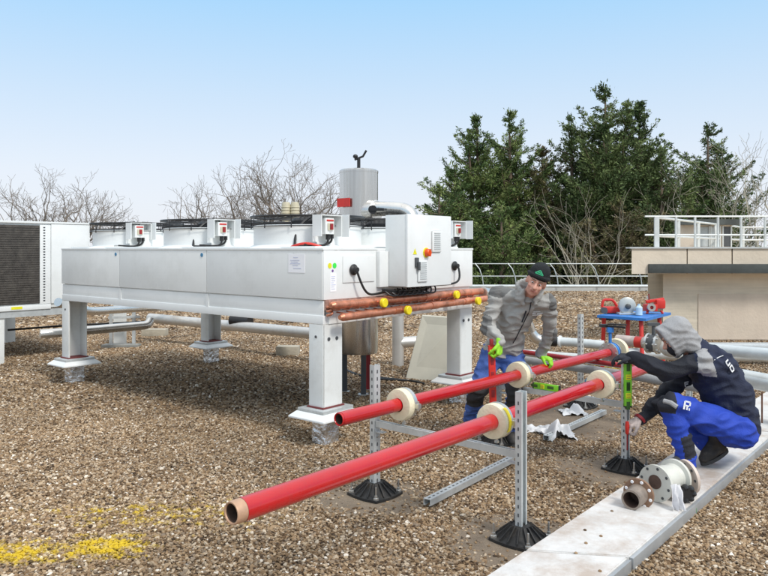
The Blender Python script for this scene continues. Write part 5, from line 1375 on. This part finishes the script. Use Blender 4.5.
# ---------------------------------------------------------------- crouching worker
cro = thing('person', G(700,468,.084), 'crouching person in grey hood, navy jacket and bright blue trousers on the walkway', 'person')
kh = P(676,338,5.30); KF, KR, KU = basis((-.86,.12,-.50), (-.35,0,.9))
kneck = P(693,352,5.33); kch = P(712,368,5.34); kmid = P(726,392,5.36); kpel = P(733,424,5.38)
sN = P(703,363,5.20); eN = P(664,371,5.26); wN = P(633,357,5.44)
sF = P(700,360,5.52); eF = P(666,394,5.62); wF = P(640,419,5.52)
hN = P(729,429,5.24); kN = P(671,404,5.14); aN = P(686,461,5.17)
hF = P(732,430,5.50); kF = P(664,404,5.50); aF = P(716,456,5.44)
def body_k(mb):
    head_prims(mb, kh, KF, KR, KU)
    mb.cap(kneck, kh-KU*.05, .055, .052); mb.cap(sN+V3((.02,.06,-.01)), sF+V3((.02,-.06,-.01)), .04, .04); mb.cap(kch, kneck, .09, .06); mb.cap(kmid, kch, .10, .10); mb.cap(kpel, kmid, .11, .10)
    for s_, e_, w_ in ((sN,eN,wN),(sF,eF,wF)): mb.cap(s_, e_, .040, .036); mb.cap(e_, w_, .034, .020)
    for h_, k_, a_ in ((hN,kN,aN),(hF,kF,aF)): mb.cap(h_, k_, .078, .052); mb.cap(k_, a_, .050, .036); mb.cap(a_, a_+V3((-.04,0,-.03)), .034, .03)
bk = blob('body', body_k, .0085, SKIN, cro, 2)
face_bits(kh, KF, KR, KU, bk)
def kj(mb):
    mb.cap(sN+V3((0,.05,0)), sF-V3((0,.05,0)), .085, .085); mb.cap(kch, kneck+V3((.03,0,.0)), .165, .105); mb.cap(kmid, kch, .178, .172); mb.cap(kpel+V3((.0,0,-.0)), kmid, .165, .178)
    mb.cap(kch+V3((0,-.06,0)), sN, .12, .078); mb.cap(kch+V3((0,.06,0)), sF, .12, .095)
    mb.cap(kpel+V3((.03,-.05,-.01)), kmid+V3((.02,-.04,0)), .14, .15); mb.cap(kneck+V3((.02,-.03,.0)), kneck+V3((.02,.04,.0)), .085,.085)
    mb.cap(sN, eN, .080, .068)
    mb.cap(eN, wN, .067, .046); mb.cap(sF, eF, .085, .068); mb.cap(eF, wF, .066, .046)
def zk(c, n):
    # sleeves: charcoal; grey panel on near shoulder
    ax_ = (eN-sN).normalized(); t_ = (c-sN).dot(ax_)
    if c.y < sN.y+.03 and -.065 < t_ < .045+.25*(sN.z-c.z) and c.z > sN.z-.095: return 2
    if t_ > .05 and c.z > sN.z-.16 and c.y < 5.62: return 1
    if (c-eF).length < .2 or (c-wF).length < .2 or (c-sF.lerp(eF,.6)).length < .12: return 1
    return 0
kjk = blob('jacket', kj, .008, [NAVY, CHAR, MEL], cro, 5, .010, 8, zk, 3, .042)
# white hem of shirt at the back
def sh_(mb): mb.cap(kpel+V3((.11,-.06,-.045)), kpel+V3((.11,.08,-.045)), .062, .062)
blob('shirt_hem', sh_, .01, WHT, cro, 3, .005, 12)
# back print and seam piping
c = spx(kjk, 729, 366); n_ = V3((.55,-.75,.35))
decal('back_print', c, n_, (-.5,.1,.9), .028, .046, [(-.9,.9,.6,.9,.010),(-.9,.9,-.9,.2,.010),(-.9,.2,.7,.3,.010),(-.7,-.2,.9,-.1,.010),(.9,-.1,.8,-.9,.010),(-.6,-.9,.8,-.9,.010),(-.6,-.3,-.6,-.9,.010)], WHT, kjk, .008)
pp_ = [spx(kjk, px, py)+V3((0,-.004,0)) for px, py in ((714,360),(717,358),(720,356.5),(723,355.5))]
mb = MB(); mb.tube(pp_, .003, 6); obj('piping', mb, WHT, kjk)
c = spx(kjk, 687, 384); decal('chest_print', c, (0,-1,0), ZZ, .02, .02, [(-1,.6,.5,.9,.008),(-1,-.1,.3,.1,.008),(-1,.6,-.7,-1,.008)], WHT, kjk, .006)
# hood
def hood(mb):
    M = Matrix((KR, KF, KU)).transposed(); q = lambda a, b, d: kh+(KR*a+KF*b+KU*d)
    mb.ell(q(0,-.03,.045), (.104,.114,.106), M); mb.ell(q(0,-.045,-.02), (.102,.10,.105), M)
    mb.cap(q(-.04,-.05,-.07), kneck+V3((.0,-.035,.03)), .062, .06); mb.cap(q(.04,-.05,-.07), kneck+V3((.0,.035,.03)), .062, .06); mb.cap(q(0,-.07,-.02), kneck+V3((.03,0,.04)), .08, .06)
    # rim round the face
    for k in range(20):
        a = 2*math.pi*k/20; b2 = a+2*math.pi/20
        mb.cap(q(.086*math.cos(a), .065+.015*math.sin(a), .0+.122*math.sin(a)), q(.086*math.cos(b2), .065+.015*math.sin(b2), .122*math.sin(b2)), .018, .018, 6)
        mb.cap(q(.086*math.cos(a), .065, .122*math.sin(a)), q(.085*math.cos(a), -.01, .0+.108*math.sin(a)), .018, .02, 6)
hdm = blob('hood', hood, .008, MEL, cro, 4, .007, 9, None, 5, .018)
# dark shape standing in for the shade inside the hood's opening
def hood_shade(mb):
    M = Matrix((KR, KF, KU)).transposed(); q = lambda a, b, d: kh+(KR*a+KF*b+KU*d); mb.ell(q(0,.035,-.055), (.078,.068,.07), M)
blob('hood_opening_shade', hood_shade, .008, CHAR, cro, 2)
def kt(mb):
    mb.cap(hN+V3((.06,-.01,.0)), hF+V3((.06,.01,0)), .135, .135)
    mb.cap(hN+V3((.03,0,0)), kN, .132, .085); mb.cap(kN, aN+ZZ*.03, .084, .066); mb.cap(hF+V3((.03,0,0)), kF, .125, .082); mb.cap(kF, aF+V3((-.02,.0,.05)), .080, .060)
    mb.cap(aN+ZZ*.05, aN+ZZ*.01, .068, .072)
def zkt(c, n):
    s_ = (aN-kN); t_ = (c-kN).dot(s_)/s_.length_squared
    if c.y < 5.32 and (c-kN).length < .115 and c.x < kN.x+.015 and c.z > kN.z-.06: return 1
    if c.y < 5.30 and .52 < t_ < .92 and (c-kN.lerp(aN,t_)).length < .13 and c.x > kN.lerp(aN,t_).x-.02: return 1
    if c.y > 5.36 and (c-kF).length < .16: return 1
    return 0
ktr = blob('trousers', kt, .0085, [BRB, CHAR], cro, 4, .011, 7, zkt, 6, .05)
c = spx(ktr, 687, 406); c_ = c
decal('thigh_print', c, (-.05,-1,.25), (.25,0,1), .020, .032, [(-1,.9,.8,.9,.011),(-1,.9,-1,-.9,.012),(-1,0,.6,0,.010),(.8,.9,.8,.1,.010),(0,-.2,0,-.9,.010),(.8,-.4,.8,-.9,.008)], WHT, ktr, .008)
c0_, c1_ = spx(ktr, 664, 401), spx(ktr, 677, 407)
mb = MB(); mb.tube([c0_+V3((0,-.002,0)), c0_.lerp(c1_,.5)+V3((0,-.012,.01)), c1_+V3((0,-.002,0))], .018, 8); obj('knee_trim', mb, MEL, ktr)
hz = .084
b1_ = boot(V3((aN.x+.03, aN.y, hz+.012)), V3((aN.x-.17, aN.y-.02, hz+.012)), cro, mat('grey_boot',(.10,.10,.095),.7,dirt_or_sheen=(.3,.28,.25),dscale=12))
b2_ = boot(V3((aF.x+.03, aF.y-.04, hz+.085)), V3((aF.x-.16, aF.y-.10, hz+.014)), cro)
c = V3((aN.x+.09, aN.y-.02, hz))
hand('glove', wN, (-.8,.25,.0), (-.2,.35,-.9), (0,-1,.2), CHAR, cro, (.45,.6,.5), 1.05, .5)
hand('glove', wF, (-.85,-.2,-.35), (.2,.1,-.9), (-.2,-.9,.2), PINKG, cro, (.95,1.1,.8), 1.2, .7)
mb = MB(); mb.lathe([(.030,0),(.046,0),(.050,.018),(.034,.018)], wF+V3((-.012,-.010,-.006)), (eF-wF), 22, closed=True); obj('cuff', mb, REDD, cro)
# red-handled screwdriver in the lower hand
q = wF+V3((-.115,-.05,-.055)); t = thing('screwdriver', q-ZZ*.18, 'red handled screwdriver held down in the lower hand of the crouching worker', 'screwdriver')
mb = MB(); mb.lathe([(0,.05),(.012,.048),(.016,.02),(.014,-.04),(.009,-.05),(0,-.05)], q, n=14); obj('handle', mb, RED, t)
mb = MB(); mb.tube([q-ZZ*.05, q-ZZ*.17], .005, 8); obj('shaft', mb, REDD, t)
